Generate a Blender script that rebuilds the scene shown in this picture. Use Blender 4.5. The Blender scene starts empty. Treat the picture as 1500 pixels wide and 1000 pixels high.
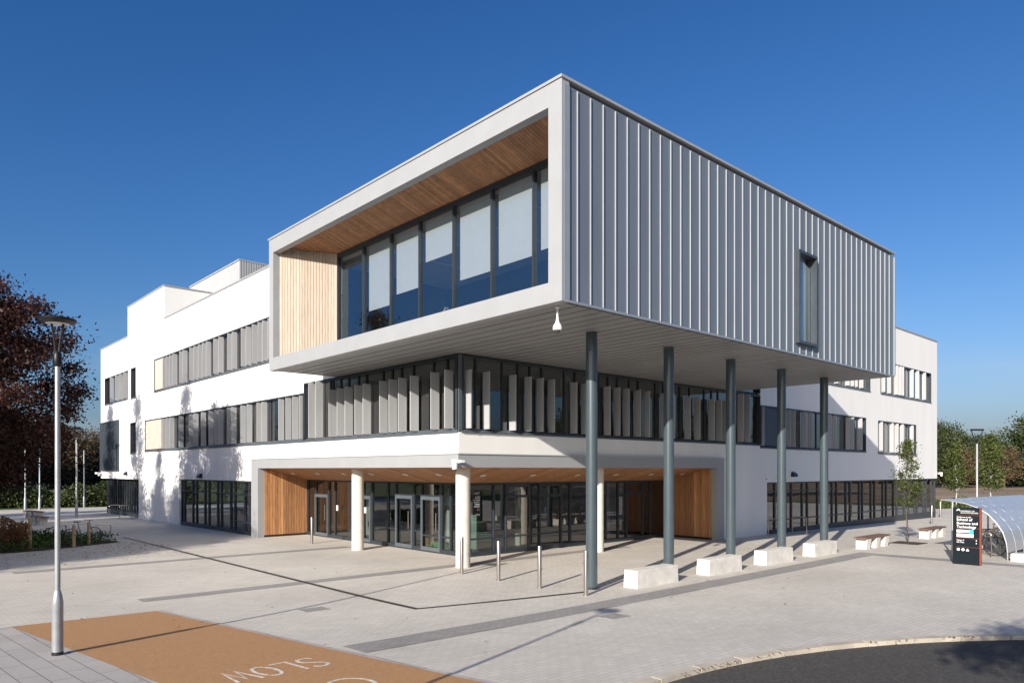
import bpy, math, random
import numpy as np
from mathutils import Vector, Matrix
random.seed(7)
rnd = np.random.default_rng(11)
S = bpy.context.scene
col = bpy.data.collections.new('scene'); S.collection.children.link(col)
R = math.radians
H = 3.1
XC, YC = 13.58, 17.34          # outer planes of the two main facades
XF, YF = 10.97, 10.49          # outer planes of the cantilevered upper storey
FV = (0.6733, 0.7395)          # view direction on plan

# ---------------------------------------------------------------- ground height
def sramp(t, w=3.0):
    if t <= -w/2: return 0.0
    if t >= w/2: return t
    return (t+w/2)**2/(2*w)
def gh(x, y):
    d = x*FV[0]+y*FV[1]
    z = 0.034*(sramp(16.5-d)-sramp(2.5-d))
    z -= 0.010*(sramp(x-30, 6)-sramp(x-60, 6)) + 0.006*(sramp(y-34, 6)-sramp(y-68, 6))
    return z

# ---------------------------------------------------------------- materials
def new_mat(name):
    m = bpy.data.materials.new(name); m.use_nodes = True
    nt = m.node_tree; nt.nodes.clear()
    out = nt.nodes.new('ShaderNodeOutputMaterial')
    return m, nt, out
def N(nt, t, **kw):
    n = nt.nodes.new(t)
    for k, v in kw.items():
        if k in n.inputs: n.inputs[k].default_value = v
        else: setattr(n, k, v)
    return n
def L(nt, a, b): nt.links.new(a, b)
def c4(c): return (c[0], c[1], c[2], 1.0)
def mat(name, base, rough=0.6, metal=0.0, var=0.12, scale=3.0, bump=0.0, bscale=40.0, island=0.0, stretch=None, spec=0.5, coat=0.0, var2=None):
    m, nt, out = new_mat(name)
    p = N(nt, 'ShaderNodeBsdfPrincipled'); p.inputs['Roughness'].default_value = rough
    p.inputs['Metallic'].default_value = metal; p.inputs['Specular IOR Level'].default_value = spec
    p.inputs['Coat Weight'].default_value = coat
    L(nt, p.outputs[0], out.inputs[0])
    tc = N(nt, 'ShaderNodeTexCoord'); src = tc.outputs['Object']
    if stretch:
        mp = N(nt, 'ShaderNodeMapping'); mp.inputs['Scale'].default_value = stretch
        L(nt, src, mp.inputs[0]); src = mp.outputs[0]
    no = N(nt, 'ShaderNodeTexNoise'); no.inputs['Scale'].default_value = scale; no.inputs['Detail'].default_value = 5
    L(nt, src, no.inputs['Vector'])
    mr = N(nt, 'ShaderNodeMapRange'); mr.inputs[1].default_value = .3; mr.inputs[2].default_value = .7
    mr.inputs[3].default_value = 1-var; mr.inputs[4].default_value = 1+var
    L(nt, no.outputs[0], mr.inputs[0])
    val = mr.outputs[0]
    if island:
        g = N(nt, 'ShaderNodeNewGeometry')
        m2 = N(nt, 'ShaderNodeMapRange'); m2.inputs[3].default_value = 1-island; m2.inputs[4].default_value = 1+island
        L(nt, g.outputs['Random Per Island'], m2.inputs[0])
        mm = N(nt, 'ShaderNodeMath', operation='MULTIPLY'); L(nt, val, mm.inputs[0]); L(nt, m2.outputs[0], mm.inputs[1]); val = mm.outputs[0]
    vm = N(nt, 'ShaderNodeVectorMath', operation='SCALE')
    if var2 and island:
        mx = N(nt, 'ShaderNodeMix', data_type='RGBA'); mx.inputs[6].default_value = c4(base); mx.inputs[7].default_value = c4(var2)
        wn = N(nt, 'ShaderNodeTexWhiteNoise', noise_dimensions='1D'); g2 = N(nt, 'ShaderNodeNewGeometry')
        L(nt, g2.outputs['Random Per Island'], wn.inputs['W']); L(nt, wn.outputs[0], mx.inputs[0]); L(nt, mx.outputs[2], vm.inputs[0])
    elif var2:
        mx = N(nt, 'ShaderNodeMix', data_type='RGBA'); mx.inputs[6].default_value = c4(base); mx.inputs[7].default_value = c4(var2)
        n3 = N(nt, 'ShaderNodeTexNoise'); n3.inputs['Scale'].default_value = scale*.35; L(nt, src, n3.inputs['Vector'])
        m3 = N(nt, 'ShaderNodeMapRange'); m3.inputs[1].default_value = .4; m3.inputs[2].default_value = .6
        L(nt, n3.outputs[0], m3.inputs[0]); L(nt, m3.outputs[0], mx.inputs[0]); L(nt, mx.outputs[2], vm.inputs[0])
    else: vm.inputs[0].default_value = base
    L(nt, val, vm.inputs['Scale']); L(nt, vm.outputs[0], p.inputs['Base Color'])
    if bump:
        nb = N(nt, 'ShaderNodeTexNoise'); nb.inputs['Scale'].default_value = bscale; nb.inputs['Detail'].default_value = 6
        L(nt, src, nb.inputs['Vector'])
        b = N(nt, 'ShaderNodeBump'); b.inputs['Strength'].default_value = bump; b.inputs['Distance'].default_value = .02
        L(nt, nb.outputs[0], b.inputs['Height']); L(nt, b.outputs[0], p.inputs['Normal'])
    return m
def paver_mat(name, c1, c2, mortar, bw, bh, rot=0.0, var=.12, patch=None, ms=.006):
    m, nt, out = new_mat(name)
    p = N(nt, 'ShaderNodeBsdfPrincipled'); p.inputs['Roughness'].default_value = .85; p.inputs['Specular IOR Level'].default_value = .25
    L(nt, p.outputs[0], out.inputs[0])
    tc = N(nt, 'ShaderNodeTexCoord'); mp = N(nt, 'ShaderNodeMapping'); mp.inputs['Rotation'].default_value = (0, 0, rot)
    L(nt, tc.outputs['Object'], mp.inputs[0])
    br = N(nt, 'ShaderNodeTexBrick'); br.inputs['Scale'].default_value = 1; br.inputs['Brick Width'].default_value = bw
    br.inputs['Row Height'].default_value = bh; br.inputs['Mortar Size'].default_value = ms; br.inputs['Mortar Smooth'].default_value = .2
    br.inputs['Color1'].default_value = c4(c1); br.inputs['Color2'].default_value = c4(c2); br.inputs['Mortar'].default_value = c4(mortar)
    L(nt, mp.outputs[0], br.inputs['Vector'])
    no = N(nt, 'ShaderNodeTexNoise'); no.inputs['Scale'].default_value = .35; no.inputs['Detail'].default_value = 8; no.inputs['Roughness'].default_value = .65
    L(nt, tc.outputs['Object'], no.inputs['Vector'])
    mr = N(nt, 'ShaderNodeMapRange'); mr.inputs[1].default_value = .3; mr.inputs[2].default_value = .7; mr.inputs[3].default_value = 1-var; mr.inputs[4].default_value = 1+var
    L(nt, no.outputs[0], mr.inputs[0])
    n2 = N(nt, 'ShaderNodeTexNoise'); n2.inputs['Scale'].default_value = 60; n2.inputs['Detail'].default_value = 3
    L(nt, tc.outputs['Object'], n2.inputs['Vector'])
    m2 = N(nt, 'ShaderNodeMapRange'); m2.inputs[1].default_value = .3; m2.inputs[2].default_value = .7; m2.inputs[3].default_value = .86; m2.inputs[4].default_value = 1.12
    L(nt, n2.outputs[0], m2.inputs[0])
    mm = N(nt, 'ShaderNodeMath', operation='MULTIPLY'); L(nt, mr.outputs[0], mm.inputs[0]); L(nt, m2.outputs[0], mm.inputs[1])
    vm = N(nt, 'ShaderNodeVectorMath', operation='SCALE'); L(nt, br.outputs[0], vm.inputs[0]); L(nt, mm.outputs[0], vm.inputs['Scale'])
    cur = vm.outputs[0]
    if patch:
        n3 = N(nt, 'ShaderNodeTexNoise'); n3.inputs['Scale'].default_value = .9; n3.inputs['Detail'].default_value = 9; n3.inputs['Roughness'].default_value = .7
        L(nt, tc.outputs['Object'], n3.inputs['Vector'])
        m3 = N(nt, 'ShaderNodeMapRange'); m3.inputs[1].default_value = .58; m3.inputs[2].default_value = .78; m3.inputs[4].default_value = .45
        L(nt, n3.outputs[0], m3.inputs[0])
        mx = N(nt, 'ShaderNodeMix', data_type='RGBA'); L(nt, m3.outputs[0], mx.inputs[0]); L(nt, cur, mx.inputs[6]); mx.inputs[7].default_value = c4(patch); cur = mx.outputs[2]
    vo = N(nt, 'ShaderNodeTexVoronoi'); vo.inputs['Scale'].default_value = 1.3; L(nt, tc.outputs['Object'], vo.inputs['Vector'])
    v2 = N(nt, 'ShaderNodeMapRange'); v2.inputs[1].default_value = .02; v2.inputs[2].default_value = .045; v2.inputs[3].default_value = .62; v2.inputs[4].default_value = 1; L(nt, vo.outputs['Distance'], v2.inputs[0])
    wv = N(nt, 'ShaderNodeTexNoise'); wv.inputs['Scale'].default_value = .16; wv.inputs['Detail'].default_value = 4; wv.inputs['Distortion'].default_value = 1.2; L(nt, tc.outputs['Object'], wv.inputs['Vector'])
    w2 = N(nt, 'ShaderNodeMapRange'); w2.inputs[1].default_value = .35; w2.inputs[2].default_value = .65; w2.inputs[3].default_value = .94; w2.inputs[4].default_value = 1.04; L(nt, wv.outputs[0], w2.inputs[0])
    w3 = N(nt, 'ShaderNodeMath', operation='MULTIPLY'); L(nt, v2.outputs[0], w3.inputs[0]); L(nt, w2.outputs[0], w3.inputs[1])
    w4 = N(nt, 'ShaderNodeVectorMath', operation='SCALE'); L(nt, cur, w4.inputs[0]); L(nt, w3.outputs[0], w4.inputs['Scale']); cur = w4.outputs[0]
    L(nt, cur, p.inputs['Base Color'])
    b = N(nt, 'ShaderNodeBump'); b.inputs['Strength'].default_value = .5; b.inputs['Distance'].default_value = .01
    L(nt, n2.outputs[0], b.inputs['Height']); L(nt, b.outputs[0], p.inputs['Normal'])
    return m
def glass_mat(name, tint, f0=.08, gain=1.5, refl=(1, 1, 1)):
    m, nt, out = new_mat(name)
    ge = N(nt, 'ShaderNodeNewGeometry'); dt = N(nt, 'ShaderNodeVectorMath', operation='DOT_PRODUCT'); L(nt, ge.outputs['Incoming'], dt.inputs[0]); L(nt, ge.outputs['Normal'], dt.inputs[1])
    ab = N(nt, 'ShaderNodeMath', operation='ABSOLUTE'); L(nt, dt.outputs['Value'], ab.inputs[0]); iv = N(nt, 'ShaderNodeMath', operation='SUBTRACT'); iv.inputs[0].default_value = 1; L(nt, ab.outputs[0], iv.inputs[1])
    fr = N(nt, 'ShaderNodeMath', operation='POWER'); L(nt, iv.outputs[0], fr.inputs[0]); fr.inputs[1].default_value = 4.0
    mu = N(nt, 'ShaderNodeMath', operation='MULTIPLY_ADD'); mu.inputs[1].default_value = gain; mu.inputs[2].default_value = f0; mu.use_clamp = True
    L(nt, fr.outputs[0], mu.inputs[0])
    tr = N(nt, 'ShaderNodeBsdfTransparent'); tr.inputs[0].default_value = c4(tint)
    gl = N(nt, 'ShaderNodeBsdfGlossy'); gl.inputs['Roughness'].default_value = .01; gl.inputs['Color'].default_value = c4(refl)
    # slightly wavy panes
    tc = N(nt, 'ShaderNodeTexCoord'); no = N(nt, 'ShaderNodeTexNoise'); no.inputs['Scale'].default_value = .8; no.inputs['Detail'].default_value = 1
    L(nt, tc.outputs['Object'], no.inputs['Vector'])
    b = N(nt, 'ShaderNodeBump'); b.inputs['Strength'].default_value = .12; b.inputs['Distance'].default_value = .02
    L(nt, no.outputs[0], b.inputs['Height']); L(nt, b.outputs[0], gl.inputs['Normal'])
    mx = N(nt, 'ShaderNodeMixShader'); L(nt, mu.outputs[0], mx.inputs[0]); L(nt, tr.outputs[0], mx.inputs[1]); L(nt, gl.outputs[0], mx.inputs[2])
    L(nt, mx.outputs[0], out.inputs[0]); return m
def leaf_mat(name, c1, c2, trans=.25):
    m, nt, out = new_mat(name)
    g = N(nt, 'ShaderNodeNewGeometry')
    mx = N(nt, 'ShaderNodeMix', data_type='RGBA'); mx.inputs[6].default_value = c4(c1); mx.inputs[7].default_value = c4(c2)
    L(nt, g.outputs['Random Per Island'], mx.inputs[0])
    tc = N(nt, 'ShaderNodeTexCoord'); no = N(nt, 'ShaderNodeTexNoise'); no.inputs['Scale'].default_value = .7; no.inputs['Detail'].default_value = 3
    L(nt, tc.outputs['Object'], no.inputs['Vector'])
    mr = N(nt, 'ShaderNodeMapRange'); mr.inputs[1].default_value = .3; mr.inputs[2].default_value = .7; mr.inputs[3].default_value = .65; mr.inputs[4].default_value = 1.35
    L(nt, no.outputs[0], mr.inputs[0])
    vm = N(nt, 'ShaderNodeVectorMath', operation='SCALE'); L(nt, mx.outputs[2], vm.inputs[0]); L(nt, mr.outputs[0], vm.inputs['Scale'])
    d = N(nt, 'ShaderNodeBsdfPrincipled'); d.inputs['Roughness'].default_value = .55; d.inputs['Specular IOR Level'].default_value = .3
    L(nt, vm.outputs[0], d.inputs['Base Color'])
    t = N(nt, 'ShaderNodeBsdfTranslucent'); L(nt, vm.outputs[0], t.inputs[0])
    ms = N(nt, 'ShaderNodeMixShader'); ms.inputs[0].default_value = trans
    L(nt, d.outputs[0], ms.inputs[1]); L(nt, t.outputs[0], ms.inputs[2]); L(nt, ms.outputs[0], out.inputs[0]); return m

M = {}
M['render'] = mat('white_render', (.77, .76, .74), .85, var=.035, scale=1.1, bump=.15, bscale=90, stretch=(1, 1, .12))
M['alu'] = mat('pale_aluminium', (.31, .318, .33), .5, .0, var=.03, scale=1.5)
M['alu_grey'] = mat('grey_aluminium_fascia', (.40, .405, .41), .5, .0, var=.03, scale=1.5)
M['fin'] = mat('silver_grey_fins', (.375, .38, .39), .5, .0, var=.05, scale=2, stretch=(1, 1, .3))
M['clad'] = mat('blue_grey_cladding', (.125, .152, .190), .5, .0, var=.07, scale=1.2, stretch=(1, 1, .25), bump=.03, bscale=3)
M['seam'] = mat('cladding_seam', (.30, .315, .34), .45, .0, var=.04)  # same metal as the cladding; its sunlit glint is put into a paler colour
M['cladtrim'] = mat('cladding_trim', (.22, .25, .30), .45, .0, var=.04)
M['frame'] = mat('dark_grey_frame', (.035, .042, .052), .4, .2, var=.1)
M['sill'] = mat('anthracite_sill', (.10, .12, .14), .45, .2, var=.1)
M['louvre'] = mat('dark_louvre', (.045, .058, .078), .45, .2, var=.1)
M['soffit'] = mat('grey_soffit_panel', (.25, .248, .248), .45, .1, var=.06, scale=1.2, island=.06)
M['dark'] = mat('shadow_gap', (.02, .02, .02), .9)
M['steel'] = mat('blue_grey_steel', (.052, .073, .086), .33, .0, var=.06, scale=2, coat=.4)
M['concrete'] = mat('cream_concrete', (.60, .56, .49), .8, var=.07, scale=3, bump=.2, bscale=30)
M['conc_white'] = mat('pale_cast_concrete', (.64, .61, .555), .85, var=.13, scale=4, bump=.2, bscale=40)
M['plainframe'] = mat('window_frame_dark', (.05, .06, .07), .4, .1, var=.1)
M['wood'] = mat('larch_boards', (.46, .235, .105), .65, var=.22, scale=3, island=.30, stretch=(6, 6, .6), bump=.1, var2=(.33, .15, .06))
M['woodpale'] = mat('pale_larch_boards', (.39, .325, .265), .65, var=.12, scale=3, island=.12, stretch=(6, 6, .6), bump=.1, var2=(.34, .265, .20))
M['woodsoff'] = mat('larch_soffit', (.40, .19, .08), .6, var=.2, scale=3, island=.22, stretch=(2, 2, 2), bump=.1, var2=(.33, .15, .065))
M['plywood'] = mat('pale_timber_panel', (.55, .45, .38), .6, var=.08, scale=2)
M['glass'] = glass_mat('window_glass', (.42, .47, .46), .13, .9)
M['glass_dark'] = glass_mat('dark_window_glass', (.25, .30, .32), .16, .9)
M['glass_box'] = glass_mat('blue_tinted_glass', (.80, .83, .82), .20, .8, (.66, .84, 1))
M['glass_ent'] = glass_mat('entrance_glass', (.44, .50, .48), .14, .9)
M['blind'] = mat('roller_blind', (.40, .425, .46), .8, var=.02)
M['white'] = mat('white_plastic', (.78, .78, .76), .4, var=.03)
M['black'] = mat('black_plastic', (.015, .015, .017), .4, var=.1)
M['dome'] = mat('smoked_dome', (.05, .05, .05), .1, var=.05)
M['stainless'] = mat('brushed_stainless', (.46, .42, .40), .28, .9, var=.06, stretch=(1, 1, .2))
M['galv'] = mat('galvanised_steel', (.36, .375, .39), .45, .5, var=.1, scale=6)
M['lampblack'] = mat('lamp_head_black', (.007, .007, .008), .45, .2, var=.1)
M['int_wall'] = mat('interior_wall', (.20, .20, .19), .8, var=.05)
M['int_dark'] = mat('interior_core', (.10, .10, .10), .8, var=.1)
M['int_floor'] = mat('interior_floor', (.12, .12, .12), .5, var=.1)
M['int_ceil'] = mat('interior_ceiling', (.45, .45, .43), .8, var=.05)
M['roof'] = mat('grey_roof', (.2, .2, .2), .9)
M['pave'] = paver_mat('granite_pavers', (.60, .56, .495), (.54, .502, .445), (.42, .39, .35), .24, .12, 0, .09, patch=(.55, .43, .33))
M['pave_dark'] = paver_mat('dark_paver_band', (.34, .32, .30), (.29, .275, .26), (.21, .20, .19), .2, .1, 0, .10)
M['slab'] = paver_mat('long_paving_slabs', (.44, .41, .385), (.39, .365, .345), (.17, .155, .14), .9, .30, R(-94), .10, ms=.008)
M['slot'] = mat('cast_iron_drain', (.03, .03, .03), .6)
M['asphalt'] = mat('asphalt', (.050, .045, .040), .9, var=.55, scale=38, bump=.8, bscale=90, var2=(.07, .064, .057))
M['kerb'] = mat('kerb_stone', (.47, .42, .34), .85, var=.2, scale=1.5, bump=.3, bscale=25, island=.12)
M['ochre'] = mat('ochre_surfacing', (.425, .225, .095), .85, var=.16, scale=30, bump=.4, bscale=150, var2=(.39, .21, .095))
M['paint'] = mat('cream_road_paint', (.62, .56, .46), .8, var=.35, scale=14)
M['grass'] = mat('grass', (.07, .10, .025), .95, var=.35, scale=.8, bump=.5, bscale=20, var2=(.10, .11, .04))
M['field'] = mat('ploughed_field', (.19, .125, .075), .95, var=.25, scale=.15, bump=.5, bscale=3, var2=(.24, .175, .10))
M['soil'] = mat('bark_mulch', (.055, .035, .022), .95, var=.4, scale=8, bump=.8, bscale=30)
M['bark'] = mat('bark', (.10, .08, .06), .9, var=.3, scale=8, bump=.5, bscale=20)
M['birch'] = mat('pale_bark', (.42, .40, .37), .8, var=.3, scale=6)
M['stake'] = mat('timber_stake', (.38, .27, .14), .8, var=.2, scale=6)
M['bench'] = mat('hardwood_slats', (.17, .095, .07), .6, var=.2, scale=5, island=.15)
M['signblue'] = mat('navy_sign', (.004, .009, .014), .6, var=.05, spec=.2)
M['signred'] = mat('red_sign_edge', (.24, .045, .02), .45, var=.05)
M['signtext'] = mat('white_lettering', (.80, .80, .80), .6, var=0.01)
M['cyan'] = mat('cyan_panel', (.05, .42, .55), .5, var=.03)
M['poly'] = glass_mat('clear_polycarbonate', (.34, .36, .38), .42, .5, (1, .95, .90))
M['teal'] = mat('teal_fabric', (.02, .20, .19), .8)
M['yellow'] = mat('yellow_paint', (.60, .38, .03), .4)
M['green'] = mat('green_plastic', (.05, .42, .10), .5)
M['card'] = mat('cardboard', (.40, .24, .12), .8)
M['red'] = mat('red_paint', (.55, .03, .02), .4)
M['tyre'] = mat('rubber', (.02, .02, .02), .8)
M['lf_beech'] = leaf_mat('copper_beech_leaves', (.028, .012, .012), (.085, .032, .020), .22)
M['lf_green'] = leaf_mat('green_leaves', (.025, .045, .012), (.065, .085, .022), .25)
M['lf_dark'] = leaf_mat('dark_green_leaves', (.022, .040, .012), (.07, .085, .024), .2)
M['lf_autumn'] = leaf_mat('autumn_leaves', (.10, .06, .03), (.19, .10, .055), .25)
M['lf_rust'] = leaf_mat('rust_leaves', (.085, .06, .03), (.16, .105, .06), .25)
M['lf_hedge'] = leaf_mat('brown_hedgerow_leaves', (.055, .042, .022), (.13, .09, .045), .2)
M['lf_bed'] = leaf_mat('planting_leaves', (.03, .07, .012), (.09, .15, .03), .25)
M['lf_dry'] = leaf_mat('dry_brown_leaves', (.16, .075, .03), (.28, .15, .07), .25)
M['lf_olive'] = leaf_mat('olive_leaves', (.04, .062, .016), (.12, .14, .035), .25)
M['lens'] = mat('frosted_lens', (.8, .8, .78), .4, var=.02)

for n_ in M['poly'].node_tree.nodes:
    if n_.type == 'BSDF_GLOSSY': n_.inputs['Roughness'].default_value = .30
nt_ = M['poly'].node_tree; o_ = nt_.nodes['Material Output']; sh_ = o_.inputs[0].links[0].from_socket
df_ = nt_.nodes.new('ShaderNodeBsdfDiffuse'); df_.inputs[0].default_value = (.50, .52, .56, 1); mx_ = nt_.nodes.new('ShaderNodeMixShader'); mx_.inputs[0].default_value = .38
nt_.links.new(sh_, mx_.inputs[1]); nt_.links.new(df_.outputs[0], mx_.inputs[2]); nt_.links.new(mx_.outputs[0], o_.inputs[0])
# ---------------------------------------------------------------- mesh builder
def wloc(o):
    v = Vector((0, 0, 0))
    while o is not None: v += o.location; o = o.parent
    return v
class MB:
    def __init__(s): s.v = []; s.f = []
    def quad(s, *p):
        i = len(s.v); s.v += [tuple(q) for q in p]; s.f.append(tuple(range(i, i+len(p))))
    def hexa(s, b, t):
        i = len(s.v); n = len(b); s.v += [tuple(q) for q in b]+[tuple(q) for q in t]
        s.f.append(tuple(reversed(range(i, i+n)))); s.f.append(tuple(range(i+n, i+2*n)))
        for k in range(n):
            k2 = (k+1) % n; s.f.append((i+k, i+k2, i+n+k2, i+n+k))
    def box(s, x0, x1, y0, y1, z0, z1):
        if x0 > x1: x0, x1 = x1, x0
        if y0 > y1: y0, y1 = y1, y0
        if z0 > z1: z0, z1 = z1, z0
        s.hexa([(x0, y0, z0), (x1, y0, z0), (x1, y1, z0), (x0, y1, z0)], [(x0, y0, z1), (x1, y0, z1), (x1, y1, z1), (x0, y1, z1)])
    def prism(s, poly, z0, z1): s.hexa([(x, y, z0) for x, y in poly], [(x, y, z1) for x, y in poly])
    def cbox(s, cx, cy, cz, sx, sy, sz, rz=0):
        c, n = math.cos(rz), math.sin(rz)
        P = [(cx+a*c-b*n, cy+a*n+b*c) for a, b in ((-sx/2, -sy/2), (sx/2, -sy/2), (sx/2, sy/2), (-sx/2, sy/2))]
        s.hexa([(x, y, cz-sz/2) for x, y in P], [(x, y, cz+sz/2) for x, y in P])
    def tube(s, pts, rad, n=10, cap=True):
        pts = [Vector(p) for p in pts]
        if not hasattr(rad, '__len__'): rad = [rad]*len(pts)
        rings = []
        for k, p in enumerate(pts):
            if k == 0: d = pts[1]-p
            elif k == len(pts)-1: d = p-pts[k-1]
            else: d = (pts[k+1]-p).normalized()+(p-pts[k-1]).normalized()
            d.normalize()
            a = d.cross(Vector((0, 0, 1)))
            if a.length < 1e-3: a = Vector((1, 0, 0))
            a.normalize()
            b = d.cross(a); i = len(s.v)
            for j in range(n):
                t = 2*math.pi*j/n; q = p+(a*math.cos(t)+b*math.sin(t))*rad[k]; s.v.append(tuple(q))
            rings.append(i)
        for k in range(len(rings)-1):
            for j in range(n):
                j2 = (j+1) % n; s.f.append((rings[k]+j, rings[k]+j2, rings[k+1]+j2, rings[k+1]+j))
        if cap:
            s.f.append(tuple(reversed(range(rings[0], rings[0]+n)))); s.f.append(tuple(range(rings[-1], rings[-1]+n)))
    def lathe(s, cx, cy, prof, n=24):
        rings = []
        for r, z in prof:
            i = len(s.v); rings.append(i)
            for j in range(n):
                t = 2*math.pi*j/n; s.v.append((cx+r*math.cos(t), cy+r*math.sin(t), z))
        for k in range(len(rings)-1):
            for j in range(n):
                j2 = (j+1) % n; s.f.append((rings[k]+j, rings[k]+j2, rings[k+1]+j2, rings[k+1]+j))
        s.f.append(tuple(reversed(range(rings[0], rings[0]+n)))); s.f.append(tuple(range(rings[-1], rings[-1]+n)))
    def build(s, name, m, parent=None, smooth=False, bevel=0, label=None):
        me = bpy.data.meshes.new(name)
        off = wloc(parent) if parent else Vector((0, 0, 0))
        me.from_pydata([(x-off.x, y-off.y, z-off.z) for x, y, z in s.v], [], s.f)
        me.materials.append(M[m] if isinstance(m, str) else m)
        if smooth:
            me.polygons.foreach_set('use_smooth', [True]*len(me.polygons)); me.update()
            me.set_sharp_from_angle(angle=R(40))
        me.update()
        o = bpy.data.objects.new(name, me); col.objects.link(o)
        if parent: o.parent = parent
        if bevel:
            b = o.modifiers.new('bevel', 'BEVEL'); b.width = bevel; b.segments = 2; b.limit_method = 'ANGLE'
        if label: o['label'] = label
        return o
def tag(o, label=None, cat=None, group=None, kind=None):
    if label: o['label'] = label
    if cat: o['category'] = cat
    if group: o['group'] = group
    if kind: o['kind'] = kind
    return o
def thing(name, loc, label, cat, group=None):
    o = bpy.data.objects.new(name, None); col.objects.link(o); o.location = loc; o.empty_display_size = .2
    return tag(o, label, cat, group)
def kids(o): return [c for c in bpy.data.objects if c.parent == o]
def dup(root, loc, rz=0.0, label=None, group=None, scale=1.0):
    def cp(o, par):
        c = o.copy(); col.objects.link(c)
        if par is not None: c.parent = par
        for ch in kids(o): cp(ch, c)
        return c
    r = cp(root, None); r.location = loc; r.rotation_euler = (0, 0, rz); r.scale = (scale,)*3
    if label: r['label'] = label
    if group: r['group'] = group
    return r

# ---------------------------------------------------------------- ground
road_c = (8.4, -5.05); road_r = 11.0
def in_road(x, y, pad=0): return math.hypot(x-road_c[0], y-road_c[1]) < road_r-pad and x > 6.95+pad and y > -40
# base land, reaching the horizon
def land():
    a = list(np.arange(-120, 200.1, 4)); far = [230, 270, 330, 420, 560, 800, 1200, 2000, 3500]
    xs = [-f for f in reversed(far)]+a+far
    V = []; F = []
    for y in xs:
        for x in xs:
            z = gh(x, y)-.03
            if -19 < x < 71 and -19 < y < 71: z -= .6
            V.append((x, y, z))
    n = len(xs)
    for j in range(n-1):
        for i in range(n-1): F.append((j*n+i, j*n+i+1, (j+1)*n+i+1, (j+1)*n+i))
    b = MB(); b.v = V; b.f = F
    tag(b.build('ground', 'grass', smooth=True), kind='structure')
land()
def plaza():
    b = MB(); n = 185; x0 = -20; y0 = -20; c = .5
    for j in range(n):
        for i in range(n):
            x = x0+i*c; y = y0+j*c; z = gh(x, y)
            if in_road(x, y): z -= .35
            b.v.append((x, y, z))
    for j in range(n-1):
        for i in range(n-1): b.f.append((j*n+i, j*n+i+1, (j+1)*n+i+1, (j+1)*n+i))
    tag(b.build('pavement', 'pave'), kind='structure')
plaza()
def clip(poly, ax, v, keep_less):
    out = []
    for k in range(len(poly)):
        p, q = poly[k], poly[(k+1) % len(poly)]
        ip = (p[ax] <= v) if keep_less else (p[ax] >= v); iq = (q[ax] <= v) if keep_less else (q[ax] >= v)
        if ip: out.append(p)
        if ip != iq:
            t = (v-p[ax])/(q[ax]-p[ax]); out.append((p[0]+t*(q[0]-p[0]), p[1]+t*(q[1]-p[1])))
    return out
def sheet(polys, dz, name, m, kind='structure', c=.5, hf=gh):
    b = MB()
    for poly in polys:
        x0 = min(p[0] for p in poly); x1 = max(p[0] for p in poly); y0 = min(p[1] for p in poly); y1 = max(p[1] for p in poly)
        for i in range(math.floor(x0/c), math.ceil(x1/c)):
            col_ = clip(clip(poly, 0, i*c, False), 0, (i+1)*c, True)
            if len(col_) < 3: continue
            for j in range(math.floor(y0/c), math.ceil(y1/c)):
                q = clip(clip(col_, 1, j*c, False), 1, (j+1)*c, True)
                if len(q) < 3: continue
                ar = sum(q[k][0]*q[(k+1) % len(q)][1]-q[(k+1) % len(q)][0]*q[k][1] for k in range(len(q)))
                if abs(ar) < 1e-5: continue
                if ar < 0: q = q[::-1]
                b.quad(*[(x, y, hf(x, y)+dz) for x, y in q])
    return tag(b.build(name, m), kind=kind)
# long slabs by the lamp, ochre crossing, dark bands
sheet([[(-14, -6), (4.72, -3), (2.96, 10.34), (2.13, 16.6), (-14, 17.4)]], .005, 'paving_slabs', 'slab')
oL = lambda y: 2.13+(16.6-y)*.133
oR = lambda y: 4.75+(16.7-y)*.156
sheet([[(2.13, 16.6), (oL(-4), -4), (oR(-4), -4), (4.75, 16.7)]], .011, 'ochre_crossing', 'ochre')
sheet([[(2.13, 16.6), (oL(-4), -4), (oL(-4)-.1, -4), (2.03, 16.6)], [(4.75, 16.7), (oR(-4), -4), (oR(-4)+.1, -4), (4.85, 16.7)]], .013, 'flush_kerb', M['slab'])
sheet([[(5.95, 10.75), (13.4, 11.08), (13.4, 10.42), (6.0, 10.05)], [(13.4, 11.08), (27.9, 11.12), (27.25, 10.45), (13.4, 10.42)],
       [(27.25, 10.45), (27.9, 11.12), (28.1, 4.0), (27.5, 4.0)],
       [(4.9, 18.72), (23, 18.62), (23, 18.1), (4.9, 18.22)], [(3.4, 26.3), (14.6, 26.1), (14.6, 25.6), (3.4, 25.8)]], .007, 'dark_paving_band', 'pave_dark')
sheet([[(8.9, 36.5), (9.05, 36.5), (9.17, 13.1), (9.03, 13.1)], [(9.03, 13.1), (9.17, 13.17), (13.7, 12.24), (13.66, 12.12)], [(9.03, 13.1), (9.17, 13.1), (9.17, 13.17), (9.03, 13.2)]], .012, 'slot_drain', 'slot')
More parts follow.
